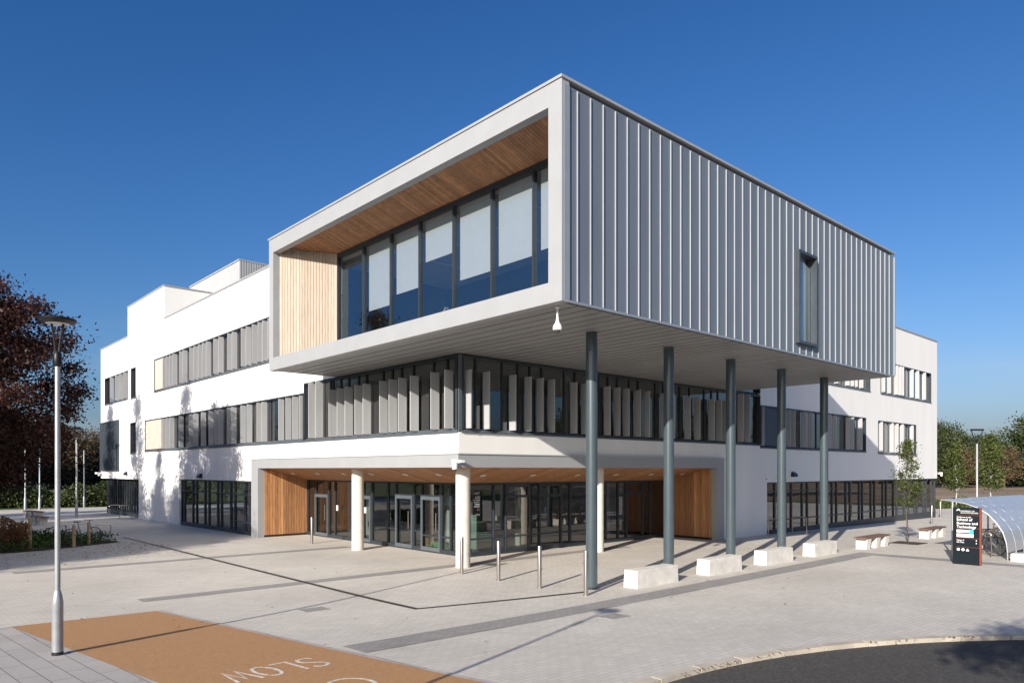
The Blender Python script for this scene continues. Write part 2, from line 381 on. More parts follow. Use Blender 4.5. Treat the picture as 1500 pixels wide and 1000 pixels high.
# road, kerb and the strip of pavement behind the kerb
A0 = math.acos((7.15-road_c[0])/road_r); ARC = [A0-(A0+R(80))*k/96 for k in range(97)]
def arc_pt(a, r): return road_c[0]+r*math.cos(a), road_c[1]+r*math.sin(a)
b = MB(); rs = [road_r-.02, road_r-.5, road_r-1.5, road_r-3, road_r-5, road_r-8, .1]
for k in range(96):
    for i in range(len(rs)-1):
        q = [arc_pt(ARC[k], rs[i]), arc_pt(ARC[k], rs[i+1]), arc_pt(ARC[k+1], rs[i+1]), arc_pt(ARC[k+1], rs[i])]
        b.quad(*[(x, y, gh(x, y)-.07) for x, y in q])
tag(b.build('road', 'asphalt'), kind='structure')
b = MB()
for k in range(96):
    for r0, r1 in ((road_r+.06, road_r+.5), (road_r+.5, road_r+1.0)):
        q = [arc_pt(ARC[k], r1), arc_pt(ARC[k], r0), arc_pt(ARC[k+1], r0), arc_pt(ARC[k+1], r1)]
        b.quad(*[(x, y, gh(x, y)+.004) for x, y in q])
tag(b.build('pavement_edge', 'pave'), kind='structure')
b = MB(); st = road_r*(ARC[0]-ARC[-1])/.95; nst = int(st)
for k in range(nst):
    a0 = ARC[0]-(ARC[0]-ARC[-1])*(k+.012)/nst; a1 = ARC[0]-(ARC[0]-ARC[-1])*(k+.988)/nst
    ps = []
    for t in range(4):
        a = a0+(a1-a0)*t/3; ps.append((arc_pt(a, road_r-.06), arc_pt(a, road_r+.10)))
    i0 = len(b.v)
    for pi, po in ps:
        zi = gh(*pi); zo = gh(*po)
        b.v += [(pi[0], pi[1], zi-.12), (pi[0], pi[1], zi+.005), (po[0], po[1], zo+.012), (po[0], po[1], zo-.05)]
    for t in range(3):
        a = i0+4*t
        for e in range(3): b.f.append((a+e, a+4+e, a+5+e, a+e+1))
    b.f.append((i0, i0+1, i0+2, i0+3)); b.f.append((i0+15, i0+14, i0+13, i0+12))
tag(b.build('kerb', 'kerb'), kind='structure')
def ribbon(b, pts, w, hf=None, dz=0, closed=False):
    n = len(pts); L_ = []
    for k in range(n):
        p = Vector(pts[k]); a = Vector(pts[k-1]) if (k or closed) else p; c = Vector(pts[(k+1) % n]) if (k < n-1 or closed) else p
        d1 = (p-a).normalized() if (p-a).length else (c-p).normalized(); d2 = (c-p).normalized() if (c-p).length else d1
        d = (d1+d2).normalized(); nn = Vector((-d.y, d.x)); s_ = w/2/max(.45, nn.dot(Vector((-d1.y, d1.x))))
        L_.append((p+nn*s_, p-nn*s_))
    for k in range(n if closed else n-1):
        a, c = L_[k], L_[(k+1) % n]
        q = [a[1], c[1], c[0], a[0]]
        b.quad(*[(v.x, v.y, hf(v.x, v.y)+dz) for v in q])
b = MB()   # road lettering, read from the far side
ex = Vector((-1, -.08)).normalized(); ey = Vector((.125, -.99)).normalized(); O_ = Vector((5.13, 10.31))
def TP(u, v): q = O_+ex*u+ey*v; return (q.x, q.y)
hh = .62
Sx = [(.0, .09), (.05, .02), (.13, 0), (.22, .03), (.26, .13), (.24, .24), (.14, .32), (.04, .39), (.0, .49), (.04, .58), (.13, .62), (.21, .60), (.26, .53)]
Ox = [(.87+.145*math.cos(t), .31+.31*math.sin(t)*(1 if abs(math.sin(t)) < .9 else .995)) for t in [2*math.pi*k/28 for k in range(28)]]
for pts, cl in ((Sx, False), ([(.40, .62), (.40, 0), (.66, 0)], False), (Ox, True), ([(1.09, .62), (1.18, 0), (1.27, .50), (1.36, 0), (1.45, .62)], False)):
    ribbon(b, [TP(*p) for p in pts], .056, gh, .016, cl)
tag(b.build('road_lettering', 'paint'), 'cream letters SLOW painted on the ochre crossing, read from the far side', 'road marking')
b = MB(); ribbon(b, [(4.83+.30*math.cos(t), 8.46+.36*math.sin(t)) for t in [2*math.pi*k/40 for k in range(40)]], .06, gh, .016, True)
tag(b.build('road_marking', 'paint'), 'cream painted ring on the ochre crossing, at the bottom edge of the photo', 'road marking')
b = MB(); ribbon(b, [(8.15, 5.55), (8.9, 5.1), (9.7, 4.4)], .09, gh, -.062)
tag(b.build('road_line', 'paint'), 'short white line painted on the dark asphalt beside the kerb', 'road marking')
sheet([[(76, -70), (208, -70), (208, 90), (76, 90)]], .0, 'field', 'field', c=8)
# planting bed at the left
bed = [(-4, 31.6), (5.2, 32.5), (8.3, 34.2), (7.3, 38), (4.6, 42.5), (-4, 46)]
sheet([bed], .03, 'planting_bed', 'soil')

# ---------------------------------------------------------------- building
B = thing('campus_building', (XC, YC, 0), 'white rendered three storey campus building with a metal clad upper box cantilevered over its corner', 'building')
def wall(axis, plane, th, a, z, openings, extra=None, m='render', name='wall'):
    """wall in plane axis=plane, going th inwards; a=(a0,a1), z=(z0,z1); openings (a0,a1,z0,z1)"""
    A = sorted(set([a[0], a[1]]+[q for o in openings for q in o[:2] if a[0] < q < a[1]]+([q for e in extra for q in e[:2]] if extra else [])))
    Z = sorted(set([z[0], z[1]]+[q for o in openings for q in o[2:] if z[0] < q < z[1]]+([q for e in extra for q in e[2:]] if extra else [])))
    def solid(i, j):
        if i < 0 or j < 0 or i >= len(A)-1 or j >= len(Z)-1: return False
        ca = (A[i]+A[i+1])/2; cz = (Z[j]+Z[j+1])/2
        ok = a[0] < ca < a[1] and z[0] < cz < z[1]
        if extra: ok = ok or any(e[0] < ca < e[1] and e[2] < cz < e[3] for e in extra)
        return ok and not any(o[0] < ca < o[1] and o[2] < cz < o[3] for o in openings)
    b = MB()
    def P(t, aa, zz): return (plane+t, aa, zz) if axis == 'X' else (aa, plane+t, zz)
    for i in range(len(A)-1):
        for j in range(len(Z)-1):
            if not solid(i, j): continue
            a0, a1, z0, z1 = A[i], A[i+1], Z[j], Z[j+1]
            b.quad(P(0, a0, z0), P(0, a1, z0), P(0, a1, z1), P(0, a0, z1)); b.quad(P(th, a0, z0), P(th, a1, z0), P(th, a1, z1), P(th, a0, z1))
            if not solid(i-1, j): b.quad(P(0, a0, z0), P(th, a0, z0), P(th, a0, z1), P(0, a0, z1))
            if not solid(i+1, j): b.quad(P(0, a1, z0), P(th, a1, z0), P(th, a1, z1), P(0, a1, z1))
            if not solid(i, j-1): b.quad(P(0, a0, z0), P(0, a1, z0), P(th, a1, z0), P(th, a0, z0))
            if not solid(i, j+1): b.quad(P(0, a0, z1), P(0, a1, z1), P(th, a1, z1), P(th, a0, z1))
    return b.build(name, m, B)
TH = .35; YE = 61.45; XE = 56.75
w = wall('X', XC, TH, (YC, YE), (-.6, 12.2), [
    (YC, 27.71, 4.27, 12.3), (27.71, 50.03, 4.27, 6.28), (25.14, 48.06, 7.92, 9.97), (YC-1, 25.14, 6.68, 12.3), (YC, 25.14, 6.28, 12.3),
    (53.99, 60.26, 7.93, 9.92), (52.1, 53.24, 7.9, 9.95), (52.1, 53.4, 4.2, 6.28), (56.17, YE+1, 3.3, 6.5),
    (32.86, 43.35, -.6, 2.58), (51.47, YE+1, -.6, 2.48), (YC-1, 32.86, -.6, 3.60)][1:] + [(YC-1, 25.14, 6.28, 12.3), (YC-1, 27.71, 4.27, 6.68)],
    extra=[(46.06, 54.05, 12.2, 14.2)])
w['label'] = 'white rendered long wall with tree shadows'
wall('Y', YC, TH, (XC+TH, XE), (-.6, 12.2), [
    (XC-1, 31.84, 4.27, 6.28), (XC-1, 31.84, 6.2, 7.2), (31.84, 44.27, 4.15, 6.2), (XC-1, 29.5, 6.68, 12.3),
    (34, 44.9, 7.8, 9.85), (46.49, 55.5, 7.8, 9.85), (46.1, 52.55, 4.1, 6.13), (32.5, XE+1, -.6, 2.5), (XC-1, 28.5, -.6, 3.6)])
# end walls, roof, copings
b = MB(); b.box(XE-TH, XE, YC+TH, 60, 2.45, 12.2); b.box(XC+TH, XE, YE-TH, YE, 2.45, 12.2); b.build('wall', 'render', B, label='white rendered end walls')
b = MB(); b.box(XC+TH+.01, XE-TH, 25.14, YE-TH, 11.5, 11.75); b.box(29.5, XE-TH, YC+TH+.01, 25.1, 11.5, 11.75); b.build('roof', 'roof', B)
for q in ((XC-.05, XC+TH+.03, 25.2, 46.06, 12.2, 12.27), (XC-.05, XC+TH+.03, 54.06, YE+.05, 12.2, 12.27), (29.6, XE+.05, YC-.05, YC+TH+.03, 12.2, 12.27), (XE-TH-.03, XE+.05, YC+TH+.04, YE, 12.2, 12.27), (XC-.05, 18.0, 46.02, 54.1, 14.2, 14.27)):
    b = MB(); b.box(*q); b.build('parapet_coping', 'alu', B)
b = MB(); b.box(XC+TH, 17.95, 46.06, 54.04, 11.8, 14.19); b.box(XC+.6, 17, 54.05, 55.4, 11.8, 13.4); b.build('stair_tower', 'render', B)
# rooftop plant screen
b = MB()
x0, x1, y0, y1, zt = 16.6, 34, 42.18, 50.8, 15.5
sx = 0
for (ax, ay, bx, by) in ((x0, y0, x1, y0),):
    n = int(math.hypot(bx-ax, by-ay)/.15)
    for k in range(n):
        t = k/n; t2 = (k+.62)/n; px, py, qx, qy = ax+(bx-ax)*t, ay+(by-ay)*t, ax+(bx-ax)*t2, ay+(by-ay)*t2
        if ax == bx: b.box(px-.03, px, py, qy, 11.8, zt)
        else: b.box(px, qx, py-.03, py, 11.8, zt)
b.box(x0+.005, x1, y0+.005, y1, 11.8, zt-.02); b.box(x0-.05, x0+.1, y0-.05, y1, zt, zt+.06); b.box(x0+.11, x1, y0-.05, y0+.1, zt, zt+.06)
b.build('plant_screen', 'alu_grey', B)
# --- windows in the facades: frame > fin, pane, sill
def strip(axis, plane, a0, a1, z0, z1, fins, mull, side=1, zf=None, fd=.20, sill=True, blank=None, ply=None, zt=None, gm='glass_dark'):
    """fins: positions along the facade of the blades; depth axis inward = +"""
    def P(t, a): return (plane+t, a) if axis == 'X' else (a, plane+t)
    def bx(b, t0, t1, aa0, aa1, zz0, zz1):
        p, q = P(t0, aa0), P(t1, aa1); b.box(p[0], q[0], p[1], q[1], zz0, zz1)
    f = MB(); g0 = .16
    bx(f, -.02, .22, a0, a0+.06, z0+.06, z1-.06); bx(f, -.02, .22, a1-.06, a1, z0+.06, z1-.06)
    bx(f, -.02, .22, a0, a1, z1-.06, z1); bx(f, .12, .22, a0, a1, z0, z0+.06)
    for m_ in mull: bx(f, .12, .21, m_-.03, m_+.03, z0+.06, z1-.06)
    win = f.build('window', 'frame', B)
    p = MB()
    q0, q1 = P(g0, a0), P(g0, a1); p.quad((q0[0], q0[1], z0), (q1[0], q1[1], z0), (q1[0], q1[1], z1), (q0[0], q0[1], z1)); p.build('pane', gm, win)
    if sill:
        s = MB(); A_, B_, C_, D_ = P(.12, a0), P(-.05, a0), P(-.05, a1), P(.12, a1)
        s.hexa([(A_[0], A_[1], z0-.02), (B_[0], B_[1], z0-.02), (C_[0], C_[1], z0-.02), (D_[0], D_[1], z0-.02)],
               [(A_[0], A_[1], z0+.13), (B_[0], B_[1], z0+.03), (C_[0], C_[1], z0+.03), (D_[0], D_[1], z0+.13)])
        s.build('sill', 'sill', win)
    top = (zf or z1-.08)
    for y in fins:
        b = MB(); t1 = zt[y] if zt and y in zt else top
        p0 = -fd+.06
        w_ = .04
        sgn = side
        # wedge blade: thin outer nose, a little thicker at the back
        a_, b_, c_, d_ = P(p0, y-w_/2), P(p0, y+w_/2), P(.105, y+w_/2+.01), P(.105, y-w_/2-.01)
        b.prism([a_, b_, c_, d_] if axis == 'Y' else [a_, d_, c_, b_], z0+.12, t1); b.build('fin', 'fin', win)
    if blank:
        for (s0, s1) in blank:
            b = MB(); bx(b, .06, .115, s0, s1, z0+.13, z1-.07); b.build('panel', 'louvre', win)
    if ply:
        b = MB(); bx(b, .02, .115, ply[0], ply[1], z0+.14, z1-.07); b.build('panel', 'plywood', win, label='pale timber panel')
    return win
def steps(a, b, s): n = max(1, round((b-a)/s)); return [a+(b-a)*k/n for k in range(1, n)]
f2 = [45.94, 45.31, 44.67, 44.07, 42.87, 42.31, 41.17, 40.52, 39.82, 39.2, 38.63, 37.56, 36.85, 35.65, 35.09, 33.96, 33.37, 32.67, 32.01, 31.53, 30.92, 30.2, 29.4]
strip('X', XC, 25.2, 48.06, 7.92, 9.97, f2, steps(25.2, 48.06, 1.2), ply=(46.4, 48.0), zf=9.85)
strip('X', XC, 53.99, 60.26, 7.93, 9.92, [58.19, 56.79, 55.72, 54.6], steps(53.99, 60.26, 1.2))
strip('X', XC, 52.1, 53.24, 7.9, 9.95, [], [])
strip('X', XC, 52.1, 53.4, 4.2, 6.28, [], [])
f1 = [45.93, 45.29, 44.59, 42.96, 41.28, 40.51, 39.35, 38.24, 37.46, 36.87, 35.71, 35.16, 34.0, 33.28, 32.13, 31.58, 29.82, 29.11, 28.46, 27.85]
strip('X', XC, 27.71, 50.03, 4.27, 6.28, f1, steps(27.71, 50.03, 1.2), ply=(46.75, 49.97), zf=6.18)
fc = [26.87, 26.27, 25.18, 24.54, 23.94, 23.22, 22.65, 21.53, 20.94, 20.36, 19.65, 18.51, 17.78]
strip('X', XC, YC+.02, 27.69, 4.27, 6.66, fc, [y+.33 for y in fc[2:]]+[27.2, 25.7], zf=6.2, fd=.27, zt={26.87: 6.63, 26.27: 6.63}, gm='glass')
fr = [13.92, 14.66, 15.79, 16.48, 17.04, 17.59, 18.72, 19.28, 20.54, 21.11, 21.66, 22.37, 22.93, 24.05, 24.61, 25.74, 26.45, 27.57, 28.15, 28.67, 30.0, 30.58]
strip('Y', YC, XC+.1, 31.84, 4.27, 6.66, fr, [x-.30 for x in fr if x < 29], side=1, zf=6.2, fd=.25, zt={30.0: 6.62, 30.58: 6.62}, gm='glass')
strip('Y', YC, 29.55, 31.84, 6.72, 7.2, [], [31.6], sill=False)
strip('Y', YC, 31.9, 44.27, 4.15, 6.2, [31.97, 34.63, 35.12, 36.34, 37.05, 39.24, 39.96, 41.72, 42.28, 43.43], steps(31.84, 44.27, 1.2), blank=[(32.1, 34.3)])
strip('Y', YC, 34.0, 44.9, 7.8, 9.85, [38, 38.8, 40.2, 41.67, 42.26, 42.79, 43.57], steps(34, 44.9, 1.2))
strip('Y', YC, 46.49, 55.5, 7.8, 9.85, [46.88, 47.83, 49.03, 49.6, 50.02, 51.74, 52.76, 54.07], steps(46.49, 55.5, 1.2))
strip('Y', YC, 46.1, 52.55, 4.1, 6.13, [46.53, 48.28, 49.08, 49.98, 51.74], steps(46.1, 52.55, 1.2))
b = MB(); b.box(XC-.02, XC+.10, YC-.02, YC+.10, 4.3, 6.66); b.build('corner_post', 'sill', B)
# louvred dark box at the far left corner
b = MB(); b.box(XC-.04, XC+.3, 56.17, YE+.03, 3.08, 6.6)
b.build('louvre_backing', 'louvre', B); b = MB()
y = 56.2
while y < YE+.0: b.box(XC-.10, XC-.043, y, y+.05, 3.1, 6.58); y += .3
b.box(XC-.10, XC-.042, 56.17, YE+.03, 6.60, 6.66); b.box(XC-.10, XC-.042, 56.17, YE+.03, 3.02, 3.08)
b.build('louvre_panel', 'sill', B)

# --- ground floor glazed screens
def screen(axis, plane, a0, a1, z0, z1, mull, rails, gm='glass_dark', mw=.06, hoppers=(), doors=()):
    def P(t, a): return (plane+t, a) if axis == 'X' else (a, plane+t)
    def bx(b, t0, t1, aa0, aa1, zz0, zz1):
        p, q = P(t0, aa0), P(t1, aa1); b.box(p[0], q[0], p[1], q[1], zz0, zz1)
    f = MB(); e = mw/2
    bx(f, -.06, .07, a0, a1, z1-.10, z1); bx(f, -.055, .07, a0, a1, z0, .16+gh(*P(0, a0))*0)
    edges = [a0+e]+sorted(mull)+[a1-e]
    for m_ in edges: bx(f, -.05, .06, m_-e, m_+e, .16, z1-.10)
    for (r0, r1, zz) in rails:
        for k in range(len(edges)-1):
            s0, s1 = edges[k]+e, edges[k+1]-e
            if s0 >= r0-.1 and s1 <= r1+.1: bx(f, -.035, .05, s0, s1, zz-.03, zz+.03)
    for (s0, s1, zz0, zz1) in hoppers:
        bx(f, -.045, .0, s0, s1, zz0, zz0+.09); bx(f, -.045, .0, s0, s1, zz1-.09, zz1); bx(f, -.045, 0, s0, s0+.09, zz0+.09, zz1-.09); bx(f, -.045, 0, s1-.09, s1, zz0+.09, zz1-.09)
    win = f.build('glazed_screen', 'frame', B)
    p = MB(); q0, q1 = P(.01, a0), P(.01, a1); p.quad((q0[0], q0[1], z0), (q1[0], q1[1], z0), (q1[0], q1[1], z1), (q0[0], q0[1], z1)); p.build('pane', gm, win)
    for (s0, s1, zt) in doors:
        d = MB(); t = .065
        bx(d, -.10, -.04, s0, s0+t, .06, zt); bx(d, -.10, -.04, s1-t, s1, .06, zt); bx(d, -.10, -.04, s0+t, s1-t, zt-.13, zt); bx(d, -.10, -.04, s0+t, s1-t, .06, .2)
        dd = d.build('door', 'sill', B)
        h = MB(); q = P(-.15, s0+.16); h.tube([(q[0], q[1], .8), (q[0], q[1], 1.5)], .018, 8)
        q2 = P(-.10, s0+.16)
        for zz in (.85, 1.45): h.tube([(q[0], q[1], zz), (q2[0], q2[1], zz)], .012, 6)
        h.build('handle', 'stainless', dd, smooth=True)
    return win
screen('X', XC+.15, 32.86, 43.35, -.1, 2.6, [42.82, 41.45, 40.85, 39.57, 38.96, 37.72, 37.2, 35.94, 35.41, 34.15, 33.61], [(32.8, 43.4, 1.92), (32.8, 36.2, .57)], mw=.09)
screen('X', XC+.4, 51.47, 61.2, -.3, 2.5, steps(51.47, 61.2, .62), [], mw=.09)
gR = [33.51, 34.66, 35.25, 36.44, 37.02, 38.22, 38.9, 40.01, 40.58, 41.81, 42.37, 43.67, 44.13, 45.39, 45.94, 47.23, 47.79, 48.95, 49.55, 50.88, 51.57, 52.74, 53.22, 54.45, 54.96, 55.99]
screen('Y', YC+.15, 32.5, XE, -.4, 2.52, gR, [(32.5, 41, 2.05), (32.5, 56, .6)], mw=.08)
b = MB(); b.box(XE-.05, XE, YC+.3, 40, -.4, 2.45); b.build('glazed_screen', 'glass_dark', B)

# --- entrance recess
XG, YG = 15.95, 19.9
screen('X', XG, YG+.05, 32.1, -.02, 2.66, [31.23, 29.99, 29.42, 27.36, 26.92, 26.24, 25.02, 24.41, 23.16, 22.64, 21.35, 20.82],
       [(29.9, 31.3, 1.97), (26.1, 27, 2.0), (23.1, 24.5, 2.12), (21.3, 22.7, 2.12), (24.3, 25.1, .75), (22.5, 23.2, .75), (20.2, 22.7, .62)], gm='glass_ent', mw=.07,
       doors=[(29.99, 31.23, 1.97), (26.28, 26.9, 2.0), (23.2, 24.37, 2.1), (21.39, 22.6, 2.1)])
screen('Y', YG, XG, 27.95, -.02, 2.66, [17.2, 17.8, 19.01, 19.56, 20.76, 21.3, 22.51, 23.51, 24.33, 24.9, 26.06, 26.62],
       [(16, 24, .62), (24, 27, 2.0)], gm='glass_ent', mw=.07, hoppers=[(17.85, 18.98, 2.06, 2.55), (19.6, 20.73, 2.06, 2.55), (21.35, 22.48, 2.06, 2.55), (22.56, 23.48, 2.06, 2.55), (24.94, 26.0, 2.06, 2.55)])
# fascia (portal frame) around the entrance
b = MB(); FO = .10
b.prism([(XC-FO, YC-FO), (XC-FO, 32.86), (XC+.2, 32.86), (XC+.2, YC+.2), (28.5, YC+.2), (28.5, YC-FO)], 3.18, 3.60)
b.box(XC-FO, XC+.2, 32.1, 32.86, -.1, 3.178); b.box(27.96, 28.5, YC-FO, YC+.2, -.1, 3.178)
b.build('entrance_fascia', 'alu', B)
b = MB()   # drip flashing
b.prism([(XC-FO-.03, YC-FO-.03), (XC-FO-.03, 32.9), (XC-FO, 32.9), (XC-FO, YC-FO), (28.55, YC-FO), (28.55, YC-FO-.03)], 3.585, 3.615)
b.build('flashing', 'alu_grey', B)
def bq(b, p, up=.02, nrm=(0, 0, 1)):
    n = Vector(nrm)*up; b.hexa([tuple(q) for q in p], [tuple(Vector(q)+n) for q in p])
def soffit_boards():
    b = MB(); X0, Y0 = XC+.2, YC+.2; zo, zi = 3.2, 2.62; wx = XG-X0; wy = YG-Y0; pit = .115
    y = Y0
    while y < 32.1:
        y2 = min(y+pit-.008, 32.1)
        e = lambda yy: X0+wx*min(1, (yy-Y0)/wy); zf = lambda x: zo+(zi-zo)*(x-X0)/wx
        bq(b, [(X0, y, zo), (X0, y2, zo), (e(y2), y2, zf(e(y2))), (e(y), y, zf(e(y)))] if y > Y0 else [(X0, y, zo), (X0, y2, zo), (e(y2), y2, zf(e(y2)))])
        y += pit
    x = X0
    while x < 27.95:
        x2 = min(x+pit-.008, 27.95)
        e = lambda xx: Y0+wy*min(1, (xx-X0)/wx); zf = lambda y_: zo+(zi-zo)*(y_-Y0)/wy
        bq(b, [(x, Y0, zo), (x, e(x), zf(e(x))), (x2, e(x2), zf(e(x2))), (x2, Y0, zo)] if x > X0 else [(x, Y0, zo), (x2, e(x2), zf(e(x2))), (x2, Y0, zo)])
        x += pit
    b.build('timber_soffit', 'woodsoff', B)
    k = MB(); u = .025
    k.quad((X0, Y0, zo+u), (X0, 32.1, zo+u), (XG, 32.1, zi+u), (XG, YG, zi+u)); k.quad((X0, Y0, zo+u), (XG, YG, zi+u), (27.95, YG, zi+u), (27.95, Y0, zo+u))
    k.build('soffit_backing', 'dark', B)
soffit_boards()
def timber_wall(p0, p1, n, zb, ztf, m, pit=.125, name='timber_wall', th=.02):
    """vertical boards from p0 to p1 on plan, n = face normal, ztf(t) top height"""
    p0 = Vector(p0); p1 = Vector(p1); Lw = (p1-p0).length; d = (p1-p0)/Lw; k = int(Lw/pit); b = MB(); nv = Vector(n).normalized()
    for i in range(k):
        a = p0+d*(Lw*i/k); c = p0+d*(Lw*(i+1)/k-.013); t0, t1 = i/k, (i+1)/k
        j = random.uniform(0, .004)
        q = [(a.x, a.y), (c.x, c.y), (c.x-nv.x*th, c.y-nv.y*th), (a.x-nv.x*th, a.y-nv.y*th)]
        q = [(x+nv.x*j, y+nv.y*j) for x, y in q]
        zz = [ztf(t0), ztf(t1), ztf(t1), ztf(t0)]
        b.hexa([(x, y, zb) for x, y in q], [(q[r][0], q[r][1], zz[r]) for r in range(4)])
    o = b.build(name, m, B)
    k2 = MB(); c0 = p0-nv.to_2d()*(th+.01) if len(nv) == 3 else p0-nv*(th+.01); c1 = p1-nv*(th+.01)
    k2.quad((c0.x, c0.y, zb-.1), (c1.x, c1.y, zb-.1), (c1.x, c1.y, ztf(1)), (c0.x, c0.y, ztf(0))); k2.build('wall_backing', 'dark', B)
    return o
timber_wall((XC+.2, 32.09), (XG-.05, 32.09), (0, -1), .10, lambda t: 3.19-.56*t, 'wood')
timber_wall((27.94, YC+.2), (27.94, YG-.05), (-1, 0), .10, lambda t: 3.19-.56*t, 'wood')
b = MB()
prs = [(14.30, 24.6), (14.25, 17.98), (20.75, 17.95)]
for (x, y) in prs:
    b = MB(); r = .235; t = (max(x-(XC+.2), 0))/(XG-XC-.2)
    b.lathe(x, y, [(r, -.05), (r, 3.3)], 40); b.build('pillar', 'concrete', B, smooth=True)
# slabs, core walls, interior floors
b = MB(); b.prism([(XC+.21, YC+.21), (XC+.21, 32.6), (XG+.1, 32.6), (XG+.1, YG+.1), (28.2, YG+.1), (28.2, YC+.21)], 3.3, 3.5); b.build('canopy_deck', 'int_ceil', B)
b = MB(); b.box(XG+.1, XE-.5, YG+.1, YE-.5, 2.75, 4.12); b.box(XC+TH+.01, XG+.09, YG+.1, YE-.5, 3.6, 4.12); b.box(XC+TH+.01, XE-.5, YC+TH+.01, YG+.09, 3.6, 4.12)
b.box(XC+TH+.01, XG+.09, 32.5, YE-.5, 2.75, 3.59); b.box(28.5, XE-.5, YC+TH+.01, YG+.09, 2.75, 3.59); b.build('floor_slab', 'int_ceil', B)
b = MB(); b.box(XC+TH+.01, XE-.5, YC+TH+.01, YE-.5, 6.7, 7.6); b.build('floor_slab', 'int_ceil', B)
b = MB(); b.box(XC+.4, XE-.3, 32.5, YE-.5, -.25, -.02); b.box(XG+.08, XE-.3, YG+.08, 32.49, -.25, .01); b.box(28.5, XE-.3, YC+.3, YG+.07, -.25, -.02); b.build('floor', 'int_floor', B)
b = MB(); xi, yi = 24.5, 27.5
b.box(xi, xi+.2, yi+.2, YE-.5, -.1, 2.74); b.box(xi, XE-.5, yi, yi+.19, -.1, 2.74); b.box(21, 21.2, yi-2, YE-.5, 4.12, 6.69); b.box(21.3, XE-.5, 24.5, 24.7, 4.12, 6.69)
b.box(XC+6, XC+6.2, 26, YE-.5, 7.6, 11.49); b.box(30, XE-.5, 23, 23.2, 7.6, 11.49)
b.build('core_wall', 'int_wall', B)
b = MB()
for (x, y, z0, z1) in ((18, 24, 0, 2.74), (18, 30, 0, 2.74), (20.1, 21.6, 0, 2.74), (26, 22, 0, 2.74), (16.5, 22.5, 4.12, 6.69), (20.5, 19.4, 4.12, 6.69)):
    b.lathe(x, y, [(.2, z0), (.2, z1)], 24)
b.build('inner_column', 'concrete', B, smooth=True)

# --- cantilevered metal clad upper box
XR = 29.52; YL = 25.14; ZB, ZT = 6.68, 11.40; OY0, OY1, OZ0, OZ1 = 10.89, 24.8, 7.13, 10.9
b = MB()
def ring_face(b, x, lip):
    b.box(x, x+lip, YF, OY0, ZB, ZT); b.box(x, x+lip, OY1, YL, ZB, ZT); b.box(x, x+lip, OY0, OY1, ZB, OZ0); b.box(x, x+lip, OY0, OY1, OZ1, ZT)
ring_face(b, XF, .24)
b.build('cantilever_frame', 'alu', B, bevel=.006)
b = MB()   # panel joints in the frame (fine shadow gaps cover strips)
b.box(XF-.03, XF+.3, YF-.03, YL+.03, ZT, ZT+.06); b.box(XF+.31, XR+.03, YF-.03, YF+.3, ZT, ZT+.06)
b.build('box_coping', 'alu', B)
# clad side
b = MB(); x = 11.05; WX0, WX1, WZ0, WZ1 = 21.50, 22.72, 7.07, 9.90
def cl(b, x0, x1, z0, z1): b.box(x0, x1, YF+.03, YF+.14, z0, z1)
cl(b, XF+.245, WX0, ZB+.02, ZT-.09); cl(b, WX1, XR, ZB+.02, ZT-.09); cl(b, WX0, WX1, ZB+.02, WZ0); cl(b, WX0, WX1, WZ1, ZT-.09)
clad = b.build('metal_cladding', 'clad', B)
b = MB(); xs_ = []; x = 11.48
while x < XR-.15: xs_.append(x); x += .4278
for x in xs_:
    for (z0, z1) in ([(ZB+.05, ZT-.12)] if not (WX0-.03 < x < WX1+.03) else [(ZB+.05, WZ0-.06), (WZ1+.06, ZT-.12)]): b.box(x-.007, x+.007, YF-.002, YF+.03, z0, z1)
b.build('standing_seams', 'seam', clad)
b = MB(); b.box(XF+.245, XR, YF+.0, YF+.03, ZB, ZB+.05); b.box(XR-.06, XR+.01, YF-.03, YF+.028, ZB+.055, ZT-.12); b.box(11.05, 11.22, YF-.005, YF+.028, ZB+.055, ZT-.1); b.build('cladding_trim', 'cladtrim', B)
b = MB(); b.box(XR-.1, XR, YF+.15, YC, ZB+.02, ZT-.05); b.box(XF+.25, XC, YL-.1, YL, ZB+.02, ZT-.05); b.build('metal_cladding', 'clad', B)
b = MB(); b.box(XF+.25, XR-.01, YF+.15, YL-.01, ZT-.1, ZT-.02); b.build('box_roof', 'roof', B)
# deep set window in the clad side
b = MB(); fr_ = .09
for (x0, x1, z0, z1) in ((WX0-.03, WX0+.05, WZ0-.03, WZ1+.03), (WX1-.05, WX1+.03, WZ0-.03, WZ1+.03), (WX0+.05, WX1-.05, WZ0-.03, WZ0+.05), (WX0+.05, WX1-.05, WZ1-.05, WZ1+.03)): b.box(x0, x1, YF-.10, YF+.17, z0, z1)
b.box(WX0+.05, WX0+.11, YF+.10, YF+.16, WZ0+.05, WZ1-.05); b.box(WX1-.11, WX1-.05, YF+.10, YF+.16, WZ0+.05, WZ1-.05); b.box(WX0+.11, WX1-.11, YF+.10, YF+.16, WZ0+.05, WZ0+.11)
wn = b.build('window', 'plainframe', B)
b = MB(); b.quad((WX0, YF+.13, WZ0), (WX1, YF+.13, WZ0), (WX1, YF+.13, WZ1), (WX0, YF+.13, WZ1)); b.build('pane', 'glass_box', wn)
b = MB(); b.box(WX0+.42, WX1-.1, YF+.24, YF+.25, WZ0+.05, WZ1); b.build('blind', 'blind', wn)
# soffit of the box
b = MB(); x = XF+.25
while x < XR-.02:
    x2 = min(x+.43, XR-.01); b.box(x, x2-.05, YF+.15, YL-.12, ZB+.005, ZB+.05); x += .43
b.build('soffit', 'soffit', B)
b = MB(); b.box(XF+.25, XR-.11, YF+.15, YL-.11, ZB+.065, ZB+.2); b.build('soffit_backing', 'dark', B)
b = MB(); b.box(XF+.24, XF+.27, YF+.1, YL-.1, ZB-.0, ZB+.06); b.build('soffit_trim', 'soffit', B)
